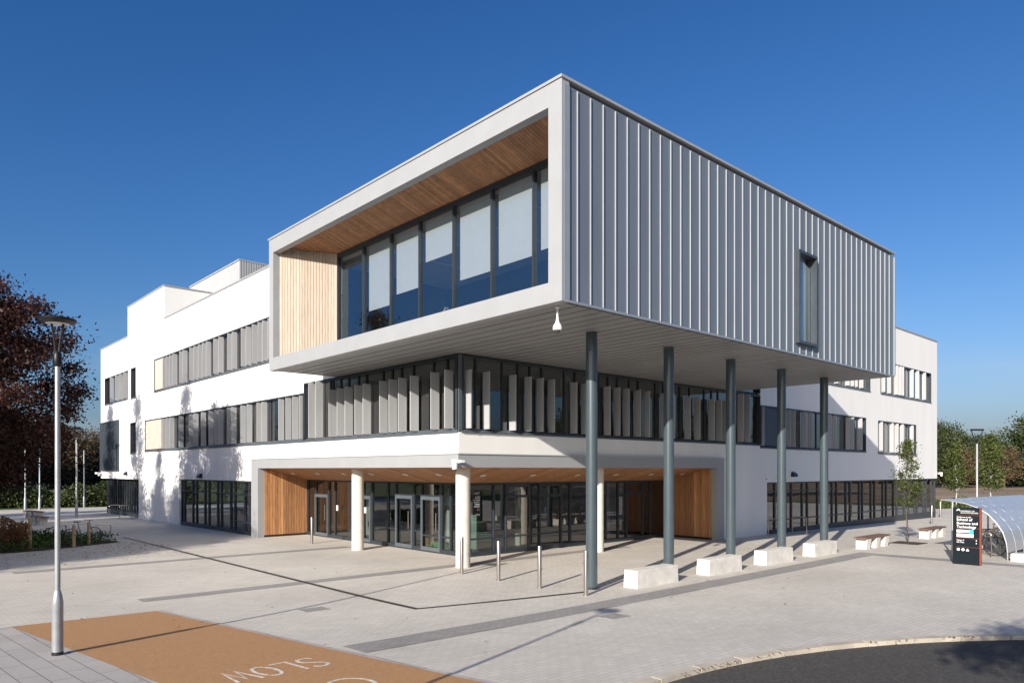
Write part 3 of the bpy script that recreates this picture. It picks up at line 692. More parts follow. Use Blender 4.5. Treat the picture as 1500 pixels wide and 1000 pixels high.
# recess lining: sloping timber ceiling, splayed timber side, floor
BX = 12.46; zc0, zc1 = 11.13, 10.70
b = MB(); y = 10.86
while y < 24.85:
    y2 = min(y+.112-.008, 24.85); xe = BX
    lim = lambda yy: min(BX, XF+.25+(24.84-yy)/2.02*(BX-XF-.25)) if yy > 22.8 else BX
    zf = lambda xx: zc0+(zc1-zc0)*(xx-XF-.25)/(BX-XF-.25)
    bq(b, [(XF+.25, y, zc0), (XF+.25, y2, zc0), (max(lim(y2), XF+.27), y2, zf(max(lim(y2), XF+.27))), (max(lim(y), XF+.27), y, zf(max(lim(y), XF+.27)))]); y += .112
b.build('timber_soffit', 'woodsoff', B)
b = MB(); b.quad((XF+.25, 10.8, zc0+.03), (XF+.25, 24.9, zc0+.03), (BX+.1, 24.9, zc1+.03), (BX+.1, 10.8, zc1+.03)); b.build('soffit_backing', 'dark', B)
timber_wall((XF+.245, 24.80), (BX-.03, 22.80), (-2.0, -1.2), 7.16, lambda t: zc0-.43*t-.003, 'woodpale', pit=.112)
b = MB(); b.box(XF+.25, BX+.1, 10.86, 24.79, ZB+.25, 7.12); b.build('recess_floor', 'alu_grey', B)
b = MB(); b.box(XF+.25, BX, 10.83, 10.86, 7.13, 11.1); b.build('timber_wall', 'wood', B)
# box window
f = MB(); ms_ = [22.76, 21.04, 19.38, 17.8, 16.13, 14.47, 12.87, 11.2]
f.box(BX-.03, BX+.10, 10.87, 22.85, 10.56, 10.71); f.box(BX-.03, BX+.10, 10.87, 22.85, 7.13, 7.3)
for m_ in ms_: f.box(BX-.045, BX+.09, m_-.026, m_+.026, 7.3, 10.56)
bw = f.build('box_window', 'frame', B)
p = MB(); p.quad((BX+.02, 10.87, 7.2), (BX+.02, 22.85, 7.2), (BX+.02, 22.85, 10.6), (BX+.02, 10.87, 10.6)); p.build('pane', 'glass_box', bw)
for k, zb in enumerate([10.42, 8.39, 8.65, 9.33, 8.46, 8.51, 8.58]):
    p = MB(); p.box(BX+.12, BX+.13, ms_[k+1]+.13, ms_[k]-.13, zb, 10.6); p.build('blind', 'blind', bw)
b = MB(); b.box(BX+.3, XR-.2, YF+.3, YL-.2, 7.12, 7.25); b.build('floor', 'int_floor', B)
b = MB(); b.box(BX+.15, XR-.2, YF+.3, YL-.2, 10.95, 11.0); b.build('inner_ceiling', 'int_ceil', B)
b = MB(); b.box(19, 19.2, YF+.3, YL-.2, 7.25, 10.94); b.build('core_wall', 'int_dark', B)
b = MB()
for y in (13, 15.2, 17.4, 19.6, 21.8): b.box(13.2, 18, y-.06, y+.06, 10.90, 10.945)
b.build('strip_light', 'lens', B)
b = MB(); b.box(XC+3, XC+3.6, 19.6, 21.0, 7.25, 8.3); b.box(XC+1, XC+1.6, 14.2, 15, 7.25, 8.25); b.build('cabinet', 'int_wall', B)
# steel columns
for i in range(5):
    b = MB(); x, y = 14.12+3.4*i, 12.42; r = .152
    b.lathe(x, y, [(r, -.03), (r, ZB+.01)], 40); c_ = b.build('column', 'steel', B, smooth=True)
    if i == 0:
        k = MB(); k.lathe(x, y, [(r+.02, -.02), (r+.02, .05), (r+.004, .06)], 40); k.build('base_collar', 'frame', c_, smooth=True)

# ---------------------------------------------------------------- things on the building
def downlights():
    proto = None; n = 0
    P_ = [(14.75, y) for y in (31.2, 28.8, 26.5, 24.35, 22.0, 19.95)]+[(x, 18.7) for x in (15.7, 18.05, 20.45, 22.75, 25.1, 27.4)]
    for (x, y) in P_:
        if x < 15: z = 3.2-.58*(x-XC-.2)/(XG-XC-.2); rot = (0, R(15), 0)
        else: z = 3.2-.58*(y-YC-.2)/(YG-YC-.2); rot = (R(-14), 0, 0)
        if proto is None:
            proto = thing('downlight', (0, 0, 0), 'small round white downlight set in the orange timber soffit of the entrance', 'light', 'downlights in the entrance soffit')
            k = MB(); k.lathe(0, 0, [(.11, -.012), (.11, 0)], 20); k.build('trim_ring', 'white', proto)
            k = MB(); k.lathe(0, 0, [(.08, -.016), (.08, -.013)], 20); k.build('lens', 'lens', proto); o = proto
        else: o = dup(proto, (x, y, z), group='downlights in the entrance soffit')
        o.location = (x, y, z-.004); o.rotation_euler = rot
downlights()
def wall_light(axis, a, z, label):
    o = thing('wall_light', (XC, a, z) if axis == 'X' else (a, YC, z), label, 'light', 'bulkhead lights on the white walls')
    b = MB(); n = 12; x0, y0 = (XC, a) if axis == 'X' else (a, YC)
    prof = [(.0, .16), (.08, .14), (.17, .05), (.20, -.05), (.20, -.09), (0, -.09)]
    for s0, s1 in [(-.19, .19)]:
        pts = [(-d, h) for d, h in prof]
        lo = []; hi = []
        if axis == 'X': lo = [(x0+d, y0+s0*(.6 if h > .1 else 1), z+h) for d, h in pts]; hi = [(x0+d, y0+s1*(.6 if h > .1 else 1), z+h) for d, h in pts]
        else: lo = [(x0+s0*(.6 if h > .1 else 1), y0+d, z+h) for d, h in pts]; hi = [(x0+s1*(.6 if h > .1 else 1), y0+d, z+h) for d, h in pts]
        b.hexa(lo, hi)
    b.build('hood', 'black', o)
    k = MB()
    if axis == 'X': k.box(x0-.17, x0-.02, y0-.15, y0+.15, z-.11, z-.09)
    else: k.box(x0-.15, x0+.15, y0-.17, y0-.02, z-.11, z-.09)
    k.build('lens', 'lens', o)
wall_light('X', 39.73, 2.76, 'black hooded wall light above the dark glazing left of the entrance')
wall_light('X', 54.24, 2.84, 'black hooded wall light above the cycle hoops at the far left')
wall_light('Y', 35.1, 2.85, 'black hooded wall light above the glazing between the two last steel columns')
wall_light('Y', 49.54, 2.8, 'black hooded wall light half hidden by the young tree on the right')
o = thing('security_camera', (XF+.25, 10.95, 6.68), 'white pear shaped security camera hanging on a stem under the grey soffit', 'security camera')
x, y = 11.33, 10.96
b = MB(); b.lathe(x, y, [(.018, 6.25), (.02, 6.5), (.022, 6.68)], 12); b.lathe(x, y, [(.06, 6.66), (.06, 6.678)], 16); b.build('stem', 'white', o, smooth=True)
b = MB(); b.lathe(x, y, [(.075, 6.16), (.095, 6.17), (.105, 6.21), (.09, 6.27), (.05, 6.33), (.03, 6.40), (.019, 6.52)], 24); b.build('housing', 'white', o, smooth=True)
b = MB(); b.lathe(x, y, [(.01, 6.10), (.04, 6.11), (.062, 6.14), (.066, 6.165)], 20); b.build('dome', 'dome', o, smooth=True)
o = thing('security_camera', (XC-.1, YC-.1, 3.3), 'white dome security camera bracketed on the corner of the entrance fascia', 'security camera')
b = MB(); b.box(XC-.26, XC-.102, YC-.16, YC+.02, 3.30, 3.42); b.box(XC-.14, XC+.02, YC-.28, YC-.102, 3.32, 3.40); b.build('bracket', 'white', o, bevel=.01)
b = MB(); b.lathe(XC-.28, YC-.16, [(.07, 3.12), (.085, 3.14), (.085, 3.26), (.06, 3.33)], 20); b.build('housing', 'white', o, smooth=True)
b = MB(); b.lathe(XC-.28, YC-.16, [(.01, 3.04), (.04, 3.05), (.062, 3.08), (.067, 3.122)], 20); b.build('dome', 'dome', o, smooth=True)
for (x, y, lb) in ((XC-.2, YE-.2, 'white security camera on the far left end of the building below the dark louvres'), (XE+.1, YC-.15, 'white security camera on the far right corner of the building')):
    o = thing('security_camera', (x, y, 2.9), lb, 'security camera')
    b = MB(); b.cbox(x, y, 2.86, .5, .2, .14, .6); b.build('housing', 'white', o, bevel=.01)
    b = MB(); b.lathe(x, y-.1, [(.06, 2.66), (.08, 2.7), (.08, 2.79)], 14); b.build('dome', 'white', o, smooth=True)
o = thing('door_sensor', (32.4, YC, 2.7), 'small white sensor box on the wall beside the right hand glazing', 'sensor')
b = MB(); b.box(32.32, 32.46, YC-.08, YC-.003, 2.70, 2.82); b.build('box', 'white', o); b = MB(); b.lathe(32.39, YC-.045, [(.03, 2.655), (.035, 2.698)], 12); b.build('lens', 'black', o)

# ---------------------------------------------------------------- street furniture
def lamp_disc(label, loc, hgt, group):
    o = thing('street_lamp', (0, 0, 0), label, 'street lamp', group)
    b = MB(); b.lathe(0, 0, [(.083, -.02), (.083, .06)], 24); b.build('base_ring', 'black', o, smooth=True)
    b = MB(); b.lathe(0, 0, [(.080, .06), (.080, .80), (.084, .82), (.062, .96), (.045, 1.02)], 28); b.build('base_sleeve', 'galv', o, smooth=True)
    b = MB(); b.lathe(0, 0, [(.041, 1.0), (.036, hgt-.75)], 24); b.build('pole', 'galv', o, smooth=True)
    b = MB(); b.lathe(0, 0, [(.05, hgt-.76), (.062, hgt-.74), (.062, hgt-.6), (.05, hgt-.55), (.03, hgt-.52)], 20)
    for s in (-1, 1): b.tube([(s*.02*.8, -s*.02, hgt-.58), (s*.035, -s*.03, hgt-.35), (s*.075, -s*.06, hgt-.06)], [.022, .018, .02], 8)
    b.build('yoke', 'lampblack', o, smooth=True)
    b = MB(); b.lathe(0, 0, [(.12, hgt-.085), (.2, hgt-.08), (.262, hgt-.05), (.27, hgt-.03), (.26, hgt-.01), (.18, hgt+.01), (.02, hgt+.015)], 40); h = b.build('lamp_head', 'lampblack', o, smooth=True)
    b = MB(); b.lathe(0, 0, [(.16, hgt-.092), (.17, hgt-.087)], 28); b.build('lens', 'lens', h)
    o.location = loc; return o
L1 = lamp_disc('galvanised street lamp with a flat black disc head, standing alone at the left foreground', (2.31, 13.21, gh(2.31, 13.21)), 5.32, 'lamp posts around the forecourt')
dup(L1, (-1.6, 5.3, gh(-1.6, 5.3)), .5, 'galvanised street lamp out of frame whose shadow crosses the foreground paving')
def lamp_twin():
    o = thing('street_lamp', (0, 0, 0), 'distant galvanised lamp post with a forked black head, just left of the building', 'street lamp', 'lamp posts around the forecourt')
    b = MB(); b.lathe(0, 0, [(.09, -.1), (.09, .8), (.055, .95), (.05, 5.4)], 14); b.build('pole', 'galv', o, smooth=True)
    b = MB()
    for a in (0, 2.1, 4.2): b.tube([(0, 0, 5.35), (.1*math.cos(a), .1*math.sin(a), 5.7), (.26*math.cos(a), .26*math.sin(a), 6.0)], [.05, .03, .03], 6)
    b.build('yoke', 'lampblack', o)
    b = MB()
    b.lathe(0, 0, [(.30, 5.98), (.42, 6.01), (.42, 6.05), (.1, 6.07)], 20); b.build('lamp_head', 'lampblack', o, smooth=True)
    return o
L2 = lamp_twin(); L2.location = (10.82, 55.6, gh(10.8, 55.6))
poleo = thing('street_lamp', (0, 0, 0), 'slim distant lamp post behind the forked lamp, left of the building', 'street lamp', 'lamp posts around the forecourt')
b = MB(); b.lathe(0, 0, [(.10, -.1), (.10, .9), (.06, 1.05), (.05, 5.1)], 12); b.build('pole', 'galv', poleo, smooth=True)
b = MB(); b.box(-.35, .35, -.1, .1, 5.1, 5.17); b.build('lamp_head', 'lampblack', poleo)
poleo.location = (14.58, 71.95, -.2)
dup(poleo, (11.09, 70.73, -.2), .3, 'slim lamp post under the copper beech, nearer the big foreground lamp')
dup(poleo, (10.2, 71.53, -.2), .3, 'slim lamp post under the copper beech, second from the left edge')
dup(poleo, (8.2, 70.5, -.2), .3, 'slim lamp post under the copper beech, nearest the left edge')
o = thing('street_lamp', (51.9, 13.6, -.25), 'street lamp with a black triangular head rising behind the cycle shelter', 'street lamp', 'lamp posts around the forecourt')
x, y = 51.9, 13.6
b = MB(); b.lathe(x, y, [(.10, -.3), (.10, .8), (.06, 1), (.055, 4.75)], 16); b.build('pole', 'galv', o, smooth=True)
ux, uy = .74, -.67
b = MB()
for s in (-1, 1): b.tube([(x, y, 4.7), (x+s*.22*ux, y+s*.22*uy, 5.1), (x+s*.36*ux, y+s*.36*uy, 5.6)], .035, 8)
b.build('yoke', 'lampblack', o, smooth=True)
b = MB(); b.tube([(x-.42*ux, y-.42*uy, 5.62), (x+.42*ux, y+.42*uy, 5.62)], .055, 8); b.build('lamp_head', 'lampblack', o)

def bollard():
    o = thing('bollard', (0, 0, 0), '', 'bollard', 'stainless steel bollards'); b = MB()
    b.lathe(0, 0, [(.055, -.02), (.055, 1.09), (.050, 1.105)], 24); b.build('post', 'stainless', o, smooth=True)
    b = MB(); b.lathe(0, 0, [(.075, -.02), (.075, .006), (.057, .009)], 24); b.build('floor_plate', 'stainless', o, smooth=True)
    return o
bp = bollard(); pts = [(13.27, 16.80, 'steel bollard standing right in front of the round corner pillar'), (13.24, 15.10, 'steel bollard, next to the right of the one at the corner pillar'),
    (13.20, 13.42, 'steel bollard on its own left of the nearest steel column'), (13.27, 11.86, 'steel bollard overlapping the foot of the nearest steel column'),
    (14.05, 27.93, 'steel bollard in front of the timber wall left of the entrance'), (48.24, 15.03, 'steel bollard near the far right end of the building'), (57.0, 17.2, 'farthest steel bollard beyond the building corner at the right')]
for i, (x, y, lb) in enumerate(pts):
    q = bp if i == 0 else dup(bp, (x, y, 0))
    q.location = (x, y, gh(x, y)); q['label'] = lb
# concrete blocks between the columns
nth = ['nearest', 'second nearest', 'third', 'farthest']
for i, (x0, x1) in enumerate([(15.0, 16.86), (18.42, 20.25), (21.75, 23.6), (25.2, 27.05)]):
    b = MB(); y0, y1, z1 = 11.62, 12.08, .46
    b.hexa([(x0-.0, y0, -.02), (x1, y0, -.02), (x1, y1, -.02), (x0, y1, -.02)], [(x0+.02, y0+.015, z1), (x1-.02, y0+.015, z1), (x1-.02, y1-.015, z1), (x0+.02, y1-.015, z1)])
    tag(b.build('concrete_block', 'conc_white', bevel=.012), nth[i]+' pale concrete block of the row along the steel columns', 'block seat', 'concrete block seats')
# slatted benches
def bench():
    o = thing('bench', (0, 0, 0), '', 'bench', 'slatted benches with concrete feet')
    b = MB(); k = 7
    for i in range(k): b.box(-.1, 2.45, -.24+i*.07, -.24+i*.07+.055, .42, .465)
    b.build('seat', 'bench', o)
    for j, x in enumerate((.12, 1.05, 1.95)):
        b = MB(); b.hexa([(x-.05, -.2, -.12), (x+.30, -.2, -.12), (x+.30, .2, -.12), (x-.05, .2, -.12)], [(x+.0, -.22, .415), (x+.42, -.22, .415), (x+.42, .22, .415), (x+.0, .22, .415)]); b.build('foot', 'conc_white', o, bevel=.01)
    return o
b1 = bench(); b1.location = (28.95, 11.55, gh(29, 11.5)); b1['label'] = 'timber slatted bench on three concrete feet, left of the young tree'
dup(b1, (36.1, 11.6, gh(36, 11.6)), 0, 'timber slatted bench on three concrete feet, between the young tree and the sign')
b3 = dup(b1, (8.9, 56.5, gh(9, 56)), R(100), 'distant reddish bench beyond the planting bed at the left')
dup(b1, (7.9, 49, gh(9, 50)), R(95), 'reddish slatted bench in the shade just behind the planting bed')
# cycle hoops
def hoop(w=.72, h=.85):
    o = thing('cycle_hoop', (0, 0, 0), '', 'cycle stand', 'tubular cycle hoops'); b = MB(); r = .1
    P_ = [(-w/2, 0, -.1), (-w/2, 0, h-r)]+[(-w/2+r-r*math.cos(t), 0, h-r+r*math.sin(t)) for t in (R(30), R(60), R(90))]+[(w/2-r+r*math.sin(t), 0, h-r+r*math.cos(t)) for t in (0, R(30), R(60), R(90))]+[(w/2, 0, -.1)]
    b.tube(P_, .024, 10); b.build('hoop', 'stainless', o, smooth=True); return o
h0 = hoop(); h0.location = (12.75, 53.8, gh(12.7, 53.8)); h0['label'] = 'left cycle hoop in front of the far left glazing'
dup(h0, (13.1, 52.7, gh(13, 52)), 0, 'right cycle hoop in front of the far left glazing, nearer the white wall')
dup(h0, (31.35, 16.3, gh(31, 16)), R(90), 'cycle hoop in front of the right hand glazing, beside the white wall')
dup(h0, (33.8, 16.35, gh(33.8, 16)), R(90), 'cycle hoop in front of the right hand glazing, behind the third steel column')
dup(h0, (6.1, 33.9, gh(6, 33)), R(60), 'cycle hoop at the edge of the planting bed behind the big lamp post')
dup(h0, (7.7, 34.4, gh(7, 33.5)), R(20), 'cycle hoop at the right tip of the planting bed', scale=.9)
# timber stakes in the bed
for (x, y, hh_, lb) in ((4.9, 33.3, 1.25, 'thick pale timber stake in the brown hedge at the left'), (4.0, 34.3, 1.35, 'pale timber stake standing further back in the brown hedge'), (7.0, 33.7, .95, 'short pale post in front of the bicycle at the bed'), (6.35, 33.1, .9, 'short pale post beside the big lamp post at the bed edge')):
    b = MB(); b.lathe(x, y, [(.065, -.05), (.06, hh_-.03), (.045, hh_)], 12); tag(b.build('stake', 'stake', smooth=True), lb, 'post')

# ---------------------------------------------------------------- wayfinding sign
def text_mesh(txt, size, name, m, parent, pos, bold=False, extr=.003):
    cu = bpy.data.curves.new(name, 'FONT'); cu.body = txt; cu.size = size; cu.extrude = extr; cu.offset = .0012*size/.1 if bold else 0
    to = bpy.data.objects.new(name+'_tmp', cu); col.objects.link(to)
    dg = bpy.context.evaluated_depsgraph_get(); me = bpy.data.meshes.new_from_object(to.evaluated_get(dg))
    bpy.data.objects.remove(to); me.materials.clear(); me.materials.append(M[m])
    o = bpy.data.objects.new(name, me); col.objects.link(o); o.parent = parent
    # face toward -X : text x axis -> -Y, text y axis -> Z
    me.transform(Matrix(((0, 0, -1, 0), (-1, 0, 0, 0), (0, 1, 0, 0), (0, 0, 0, 1)))); me.transform(Matrix.Translation(pos)); return o
sg = thing('wayfinding_sign', (26.85, 7.30, 0), 'navy free standing sign with red edge and white lettering before the cycle shelter', 'sign')
b = MB(); b.box(26.80, 26.90, 6.95, 7.72, .0, 1.87); b.build('sign_body', 'signblue', sg)
b = MB(); b.box(26.79, 26.91, 6.915, 6.948, .0, 1.875); b.build('red_edge', 'signred', sg)
b = MB()
for z in (1.62, 1.19, .86, .57): b.box(26.796, 26.799, 6.95, 7.62, z, z+.008)
b.build('red_rule', 'signred', sg)
zb = -.006; yl = .305
text_mesh('UNIVERSITY OF\nGLOUCESTERSHIRE', .058, 'lettering', 'signtext', sg, (-.056, yl-.115, 1.735), False)
text_mesh('Welcome to the', .062, 'lettering', 'signtext', sg, (-.056, yl, 1.535), True)
text_mesh('School of\nBusiness and\nTechnology', .118, 'lettering', 'signtext', sg, (-.056, yl, 1.435), True)
text_mesh('Visitor P\nOn Foot', .062, 'lettering', 'signtext', sg, (-.056, yl, .775), True)
b = MB(); b.box(26.792, 26.799, 7.24, 7.605, 1.05, 1.14); b.build('white_panel', 'signtext', sg)
b = MB(); b.box(26.790, 26.799, 7.12, 7.238, 1.03, 1.16); b.build('cyan_panel', 'cyan', sg)
b = MB(); b.box(26.792, 26.799, 7.12, 7.605, .87+.03, 1.01); b.build('white_panel', 'signtext', sg)
text_mesh('GROWTH HUB', .06, 'lettering', 'signblue', sg, (-.060, yl-.01, .935), True)
b = MB()   # chevron emblem
for s in (1, -1): b.quad((26.794, 7.555, 1.83), (26.794, 7.555, 1.79), (26.794, 7.555+s*.05, 1.745), (26.794, 7.555+s*.05, 1.785))
b.build('emblem', 'signtext', sg)
b = MB()
for yy in (7.555, 7.42):
    b2 = [(26.794, yy+.045*math.cos(t), .49+.045*math.sin(t)) for t in [2*math.pi*k/20 for k in range(20)]]; b.quad(*b2)
b.quad((26.794, 7.34, .45), (26.794, 7.24, .45), (26.794, 7.29, .535)); b.build('pictograms', 'signtext', sg)
b = MB()
for zz in (.79, .70): b.quad((26.794, 7.06, zz), (26.794, 7.02, zz), (26.794, 7.04, zz+.045))
b.build('arrows', 'signtext', sg)

# ---------------------------------------------------------------- cycle shelter
sh = thing('cycle_shelter', (29.2, 6.75, 0), 'curved clear roofed cycle shelter with silver ribs at the right edge', 'shelter')
prof = [(6.74, -.12), (6.74, .25), (6.78, .6), (6.88, .95), (7.06, 1.25), (7.32, 1.55), (7.62, 1.76), (8.0, 1.90), (8.4, 1.98), (8.78, 2.02)]
sx0, sx1, npan = 29.2, 40.2, 10
for i in range(npan+1):
    x = sx0+(sx1-sx0)*i/npan; b = MB(); b.tube([(x, y, z+gh(x, y)) for y, z in prof], .022, 8); b.build('rib', 'galv', sh, smooth=True)
for i in range(npan):
    x0 = sx0+(sx1-sx0)*i/npan+.02; x1 = sx0+(sx1-sx0)*(i+1)/npan-.02; b = MB()
    for k in range(1, len(prof)-1):
        (ya, za), (yb, zb_) = prof[k], prof[k+1]; g_ = gh(x0, 7)
        b.quad((x0, ya-.01, za+g_), (x1, ya-.01, za+g_), (x1, yb-.01, zb_+.012+g_), (x0, yb-.01, zb_+.012+g_))
    b.build('roof_panel', 'poly', sh, smooth=True)
b = MB()
for (y, z) in ((7.06, 1.25), (8.78, 2.02), (6.74, .15)): b.tube([(sx0, y, z-.02), (sx1, y, z-.12)], .025, 8)
b.build('rail', 'galv', sh, smooth=True)
for i in range(0, npan+1, 2):
    x = sx0+(sx1-sx0)*i/npan; b = MB(); b.tube([(x, 8.42, -.1), (x, 8.42, 1.96+gh(x, 8))], .035, 8); b.build('post', 'galv', sh, smooth=True)
b = MB(); b.box(28.95, sx0+.3, 6.2, 6.6, -.05, .26); tag(b.build('concrete_block', 'conc_white', bevel=.01), 'small pale stone block at the foot of the cycle shelter rib', 'block')
hs = []
for i in range(9):
    x = 29.9+i*1.1; hs.append(dup(h0, (x, 7.75, gh(x, 7.7)), R(90), 'cycle hoop inside the curved cycle shelter', 'cycle hoops inside the shelter'))
def bicycle(m, label, loc, rz):
    o = thing('bicycle', (0, 0, 0), label, 'bicycle', 'parked bicycles')
    for x in (-.52, .52):
        b = MB(); n = 28
        b.tube([(x+.335*math.cos(2*math.pi*k/n), 0, .345+.335*math.sin(2*math.pi*k/n)) for k in range(n+1)], .018, 6, False)
        w_ = b.build('wheel', 'tyre', o, smooth=True)
        b = MB()
        for k in range(12): t = 2*math.pi*k/12; b.tube([(x, 0, .345), (x+.32*math.cos(t), 0, .345+.32*math.sin(t))], .0025, 4)
        b.build('spokes', 'galv', w_)
    b = MB(); bb = (-.05, 0, .30); st_ = (-.2, 0, .84); hd = (.33, 0, .86); hb = (.38, 0, .70); rw = (-.52, 0, .345); fw = (.52, 0, .345)
    for p, q in ((bb, st_), (st_, hd), (hb, bb), (rw, bb), (rw, (-.17, 0, .74)), (hd, hb), (hb, fw)): b.tube([p, q], .017, 8)
    b.build('frame', m, o, smooth=True)
    b = MB(); b.hexa([(-.36, -.07, .93), (-.07, -.02, .93), (-.07, .02, .93), (-.36, .07, .93)], [(-.36, -.07, .97), (-.07, -.015, .96), (-.07, .015, .96), (-.36, .07, .97)]); b.tube([(-.2, 0, .8), (-.22, 0, .93)], .014, 6); b.build('saddle', 'black', o)
    b = MB(); b.tube([(.33, 0, .84), (.31, 0, 1.0)], .014, 6); b.tube([(.25, -.26, 1.0), (.33, -.1, 1.0), (.33, .1, 1.0), (.25, .26, 1.0)], .012, 8); b.build('handlebar', 'black', o)
    b = MB(); b.lathe(0, 0, [(.09, -.006), (.09, .006)], 20); b.v = [(x-.05, z+.03, y+.30) for x, y, z in b.v]; b.build('chainring', 'galv', o)
    o.location = loc; o.rotation_euler = (0, 0, rz); return o
bicycle('black', 'black bicycle parked in the near end of the cycle shelter, seen behind the sign', (30.4, 7.9, gh(30, 8)), R(88))
bicycle('yellow', 'yellow bicycle parked under the cycle shelter', (33.2, 7.8, gh(33, 8)), R(92))
bicycle('black', 'black bicycle parked deeper in the cycle shelter', (35.4, 7.8, gh(35, 8)), R(85))
bicycle('galv', 'silver bicycle with a pale basket leaning at the planting bed hoops', (6.9, 34.3, gh(7, 34)), R(25))

# ---------------------------------------------------------------- furniture seen through the entrance glass
o = thing('sofa', (19.2, 23.2, 0), 'teal sofa seen through the entrance glass right of the corner pillar', 'sofa')
b = MB(); b.box(18.5, 19.9, 22.9, 23.5, .12, .45); b.build('seat', 'teal', o, bevel=.03); b = MB(); b.box(18.5, 19.9, 23.5, 23.7, .12, .85); b.build('backrest', 'teal', o, bevel=.03)
o = thing('display_board', (17.6, 22.3, 0), 'pale green display board seen through the glazed entrance doors', 'display board')
b = MB(); b.box(17.2, 17.24, 20.9, 21.5, .1, 1.4); b.build('panel', mat('pale_green_board', (.35, .48, .40), .7), o); b = MB(); b.box(17.1, 17.35, 20.95, 21.0, .01, .1); b.box(17.1, 17.35, 21.4, 21.45, .01, .1); b.build('foot', 'galv', o)
o = thing('banner', (16.9, 22.4, 0), 'narrow white pull up banner seen behind the entrance doors', 'banner')
b = MB(); b.box(16.9, 16.92, 22.15, 22.35, .08, 2.4); b.build('panel', 'white', o); b = MB(); b.box(16.8, 17.02, 22.1, 22.4, .01, .08); b.build('base', 'galv', o)
for (x, y, s_, m_, lb) in ((16.6, 23.4, .5, 'card', 'brown cardboard box on the floor inside the glass doors'), (16.6, 22.85, .3, 'green', 'green plastic crate beside the cardboard box inside the doors'), (16.5, 22.9, .0, 'card', None), (16.5, 22.45-.1, .36, 'green', 'green plastic crate nearest the corner inside the doors')):
    if lb is None: continue
    b = MB(); b.box(x, x+s_, y-s_/2, y+s_/2, .012, s_*.9); bo = b.build('storage_box', m_, bevel=.01); tag(bo, lb, 'box')
for i, (y, z, lb) in enumerate(((29.0, 1.4, 'white notice stuck on the glass left of the left round pillar'), (27.1, 1.42, 'white notice stuck on the glass just right of the left round pillar'), (26.6, 1.40, 'white notice stuck on the narrow entrance door'))):
    b = MB(); b.box(XG-.13, XG-.125, y-.06, y+.10, z-.12, z+.12); tag(b.build('notice', 'white'), lb, 'notice')

# ---------------------------------------------------------------- vegetation
def rand_rot(n):
    a = rnd.normal(size=(n, 3)); a /= np.linalg.norm(a, axis=1)[:, None]; b = rnd.normal(size=(n, 3)); b -= a*(a*b).sum(1)[:, None]; b /= np.linalg.norm(b, axis=1)[:, None]; return a, b
def leaf_mesh(name, C, size, m, droop=0):
    n = len(C); a, b = rand_rot(n); s = size*rnd.uniform(.6, 1.3, n)[:, None]
    V = np.empty((n, 4, 3)); V[:, 0] = C-a*s; V[:, 1] = C-b*s*.55+a*s*.1; V[:, 2] = C+a*s; V[:, 3] = C+b*s*.55+a*s*.1
    me = bpy.data.meshes.new(name); me.vertices.add(n*4); me.vertices.foreach_set('co', V.reshape(-1)); me.loops.add(n*4); me.loops.foreach_set('vertex_index', np.arange(n*4, dtype=np.int32))
    me.polygons.add(n); me.polygons.foreach_set('loop_start', np.arange(0, n*4, 4, dtype=np.int32)); me.update(calc_edges=True); me.materials.append(M[m]); return me
def tree(name, label, cat, shape, nclu, nleaf, leaf, m, trunk_r, trunk_h, clus, bark='bark', group=None, seed=1, flat=1.0):
    """shape(k,rng)-> cluster centre. leaves spread round each cluster"""
    global rnd; rnd = np.random.default_rng(seed); rs_ = random.Random(seed)
    o = thing(name, (0, 0, 0), label, cat, group)
    C = [np.array(shape(rs_)) for _ in range(nclu)]
    per = nleaf//nclu; L_ = []
    for c in C:
        q = clus*rs_.uniform(.55, 1.25); r = rnd.normal(size=(int(per*rs_.uniform(.5, 1.5)), 3))*np.array([q, q, q*.7*flat]); L_.append(c+r)
    me = leaf_mesh('crown', np.concatenate(L_), leaf, m); cr = bpy.data.objects.new('crown', me); col.objects.link(cr); cr.parent = o
    b = MB(); top = max(c[2] for c in C)*.93
    n = 6; tp = [(rs_.uniform(-.04, .04)*top*k/n, rs_.uniform(-.04, .04)*top*k/n, -.3+(top+.3)*k/n) for k in range(n+1)]; tp[0] = (0, 0, -.3)
    b.tube(tp, [trunk_r*(1-.88*(k/n)) for k in range(n+1)], 9)
    for c in rs_.sample(C, min(len(C), 34)):
        f = max(.12, min(.9, (c[2]-.25*math.hypot(c[0], c[1]))/top*.85)); k = f*n; i = min(n-1, int(k)); u = k-i
        s0 = Vector(tp[i]).lerp(Vector(tp[i+1]), u); e = Vector(c); mid = s0.lerp(e, .5)+Vector((0, 0, .08*(e-s0).length)); rr = trunk_r*(1-.88*f)*.5
        b.tube([s0, mid, e], [rr, rr*.6, rr*.15+.004], 5, False)
    b.build('trunk', bark, o, smooth=True); return o
def ell(rx, rz, zc, pw=.33, low=None):
    def f(r):
        while True:
            a = r.uniform(0, 2*math.pi); u = r.uniform(-1, 1); q = r.uniform(0, 1)**pw; s = math.sqrt(1-u*u)
            x, y, z = rx*q*s*math.cos(a), rx*q*s*math.sin(a), zc+rz*q*u
            if low is None or z > low: return (x, y, z)
    return f
def column_shape(r0, z0, z1):
    def f(r):
        t = r.uniform(0, 1)**1.15; z = z0+(z1-z0)*t; w = r0*(1-t)**.6*(.55+.45*min(1, t*6)); a = r.uniform(0, 2*math.pi); q = math.sqrt(r.uniform(0, 1)); return (w*q*math.cos(a), w*q*math.sin(a), z)
    return f
GR = lambda x, y: (x, y, gh(x, y))
t = tree('copper_beech_tree', 'large copper beech with dark purple brown leaves at the left edge', 'tree', ell(3.9, 4.4, 6.3, .3), 300, 85000, .075, 'lf_beech', .30, 3, .42, seed=3)
t.location = GR(2.8, 34.6)
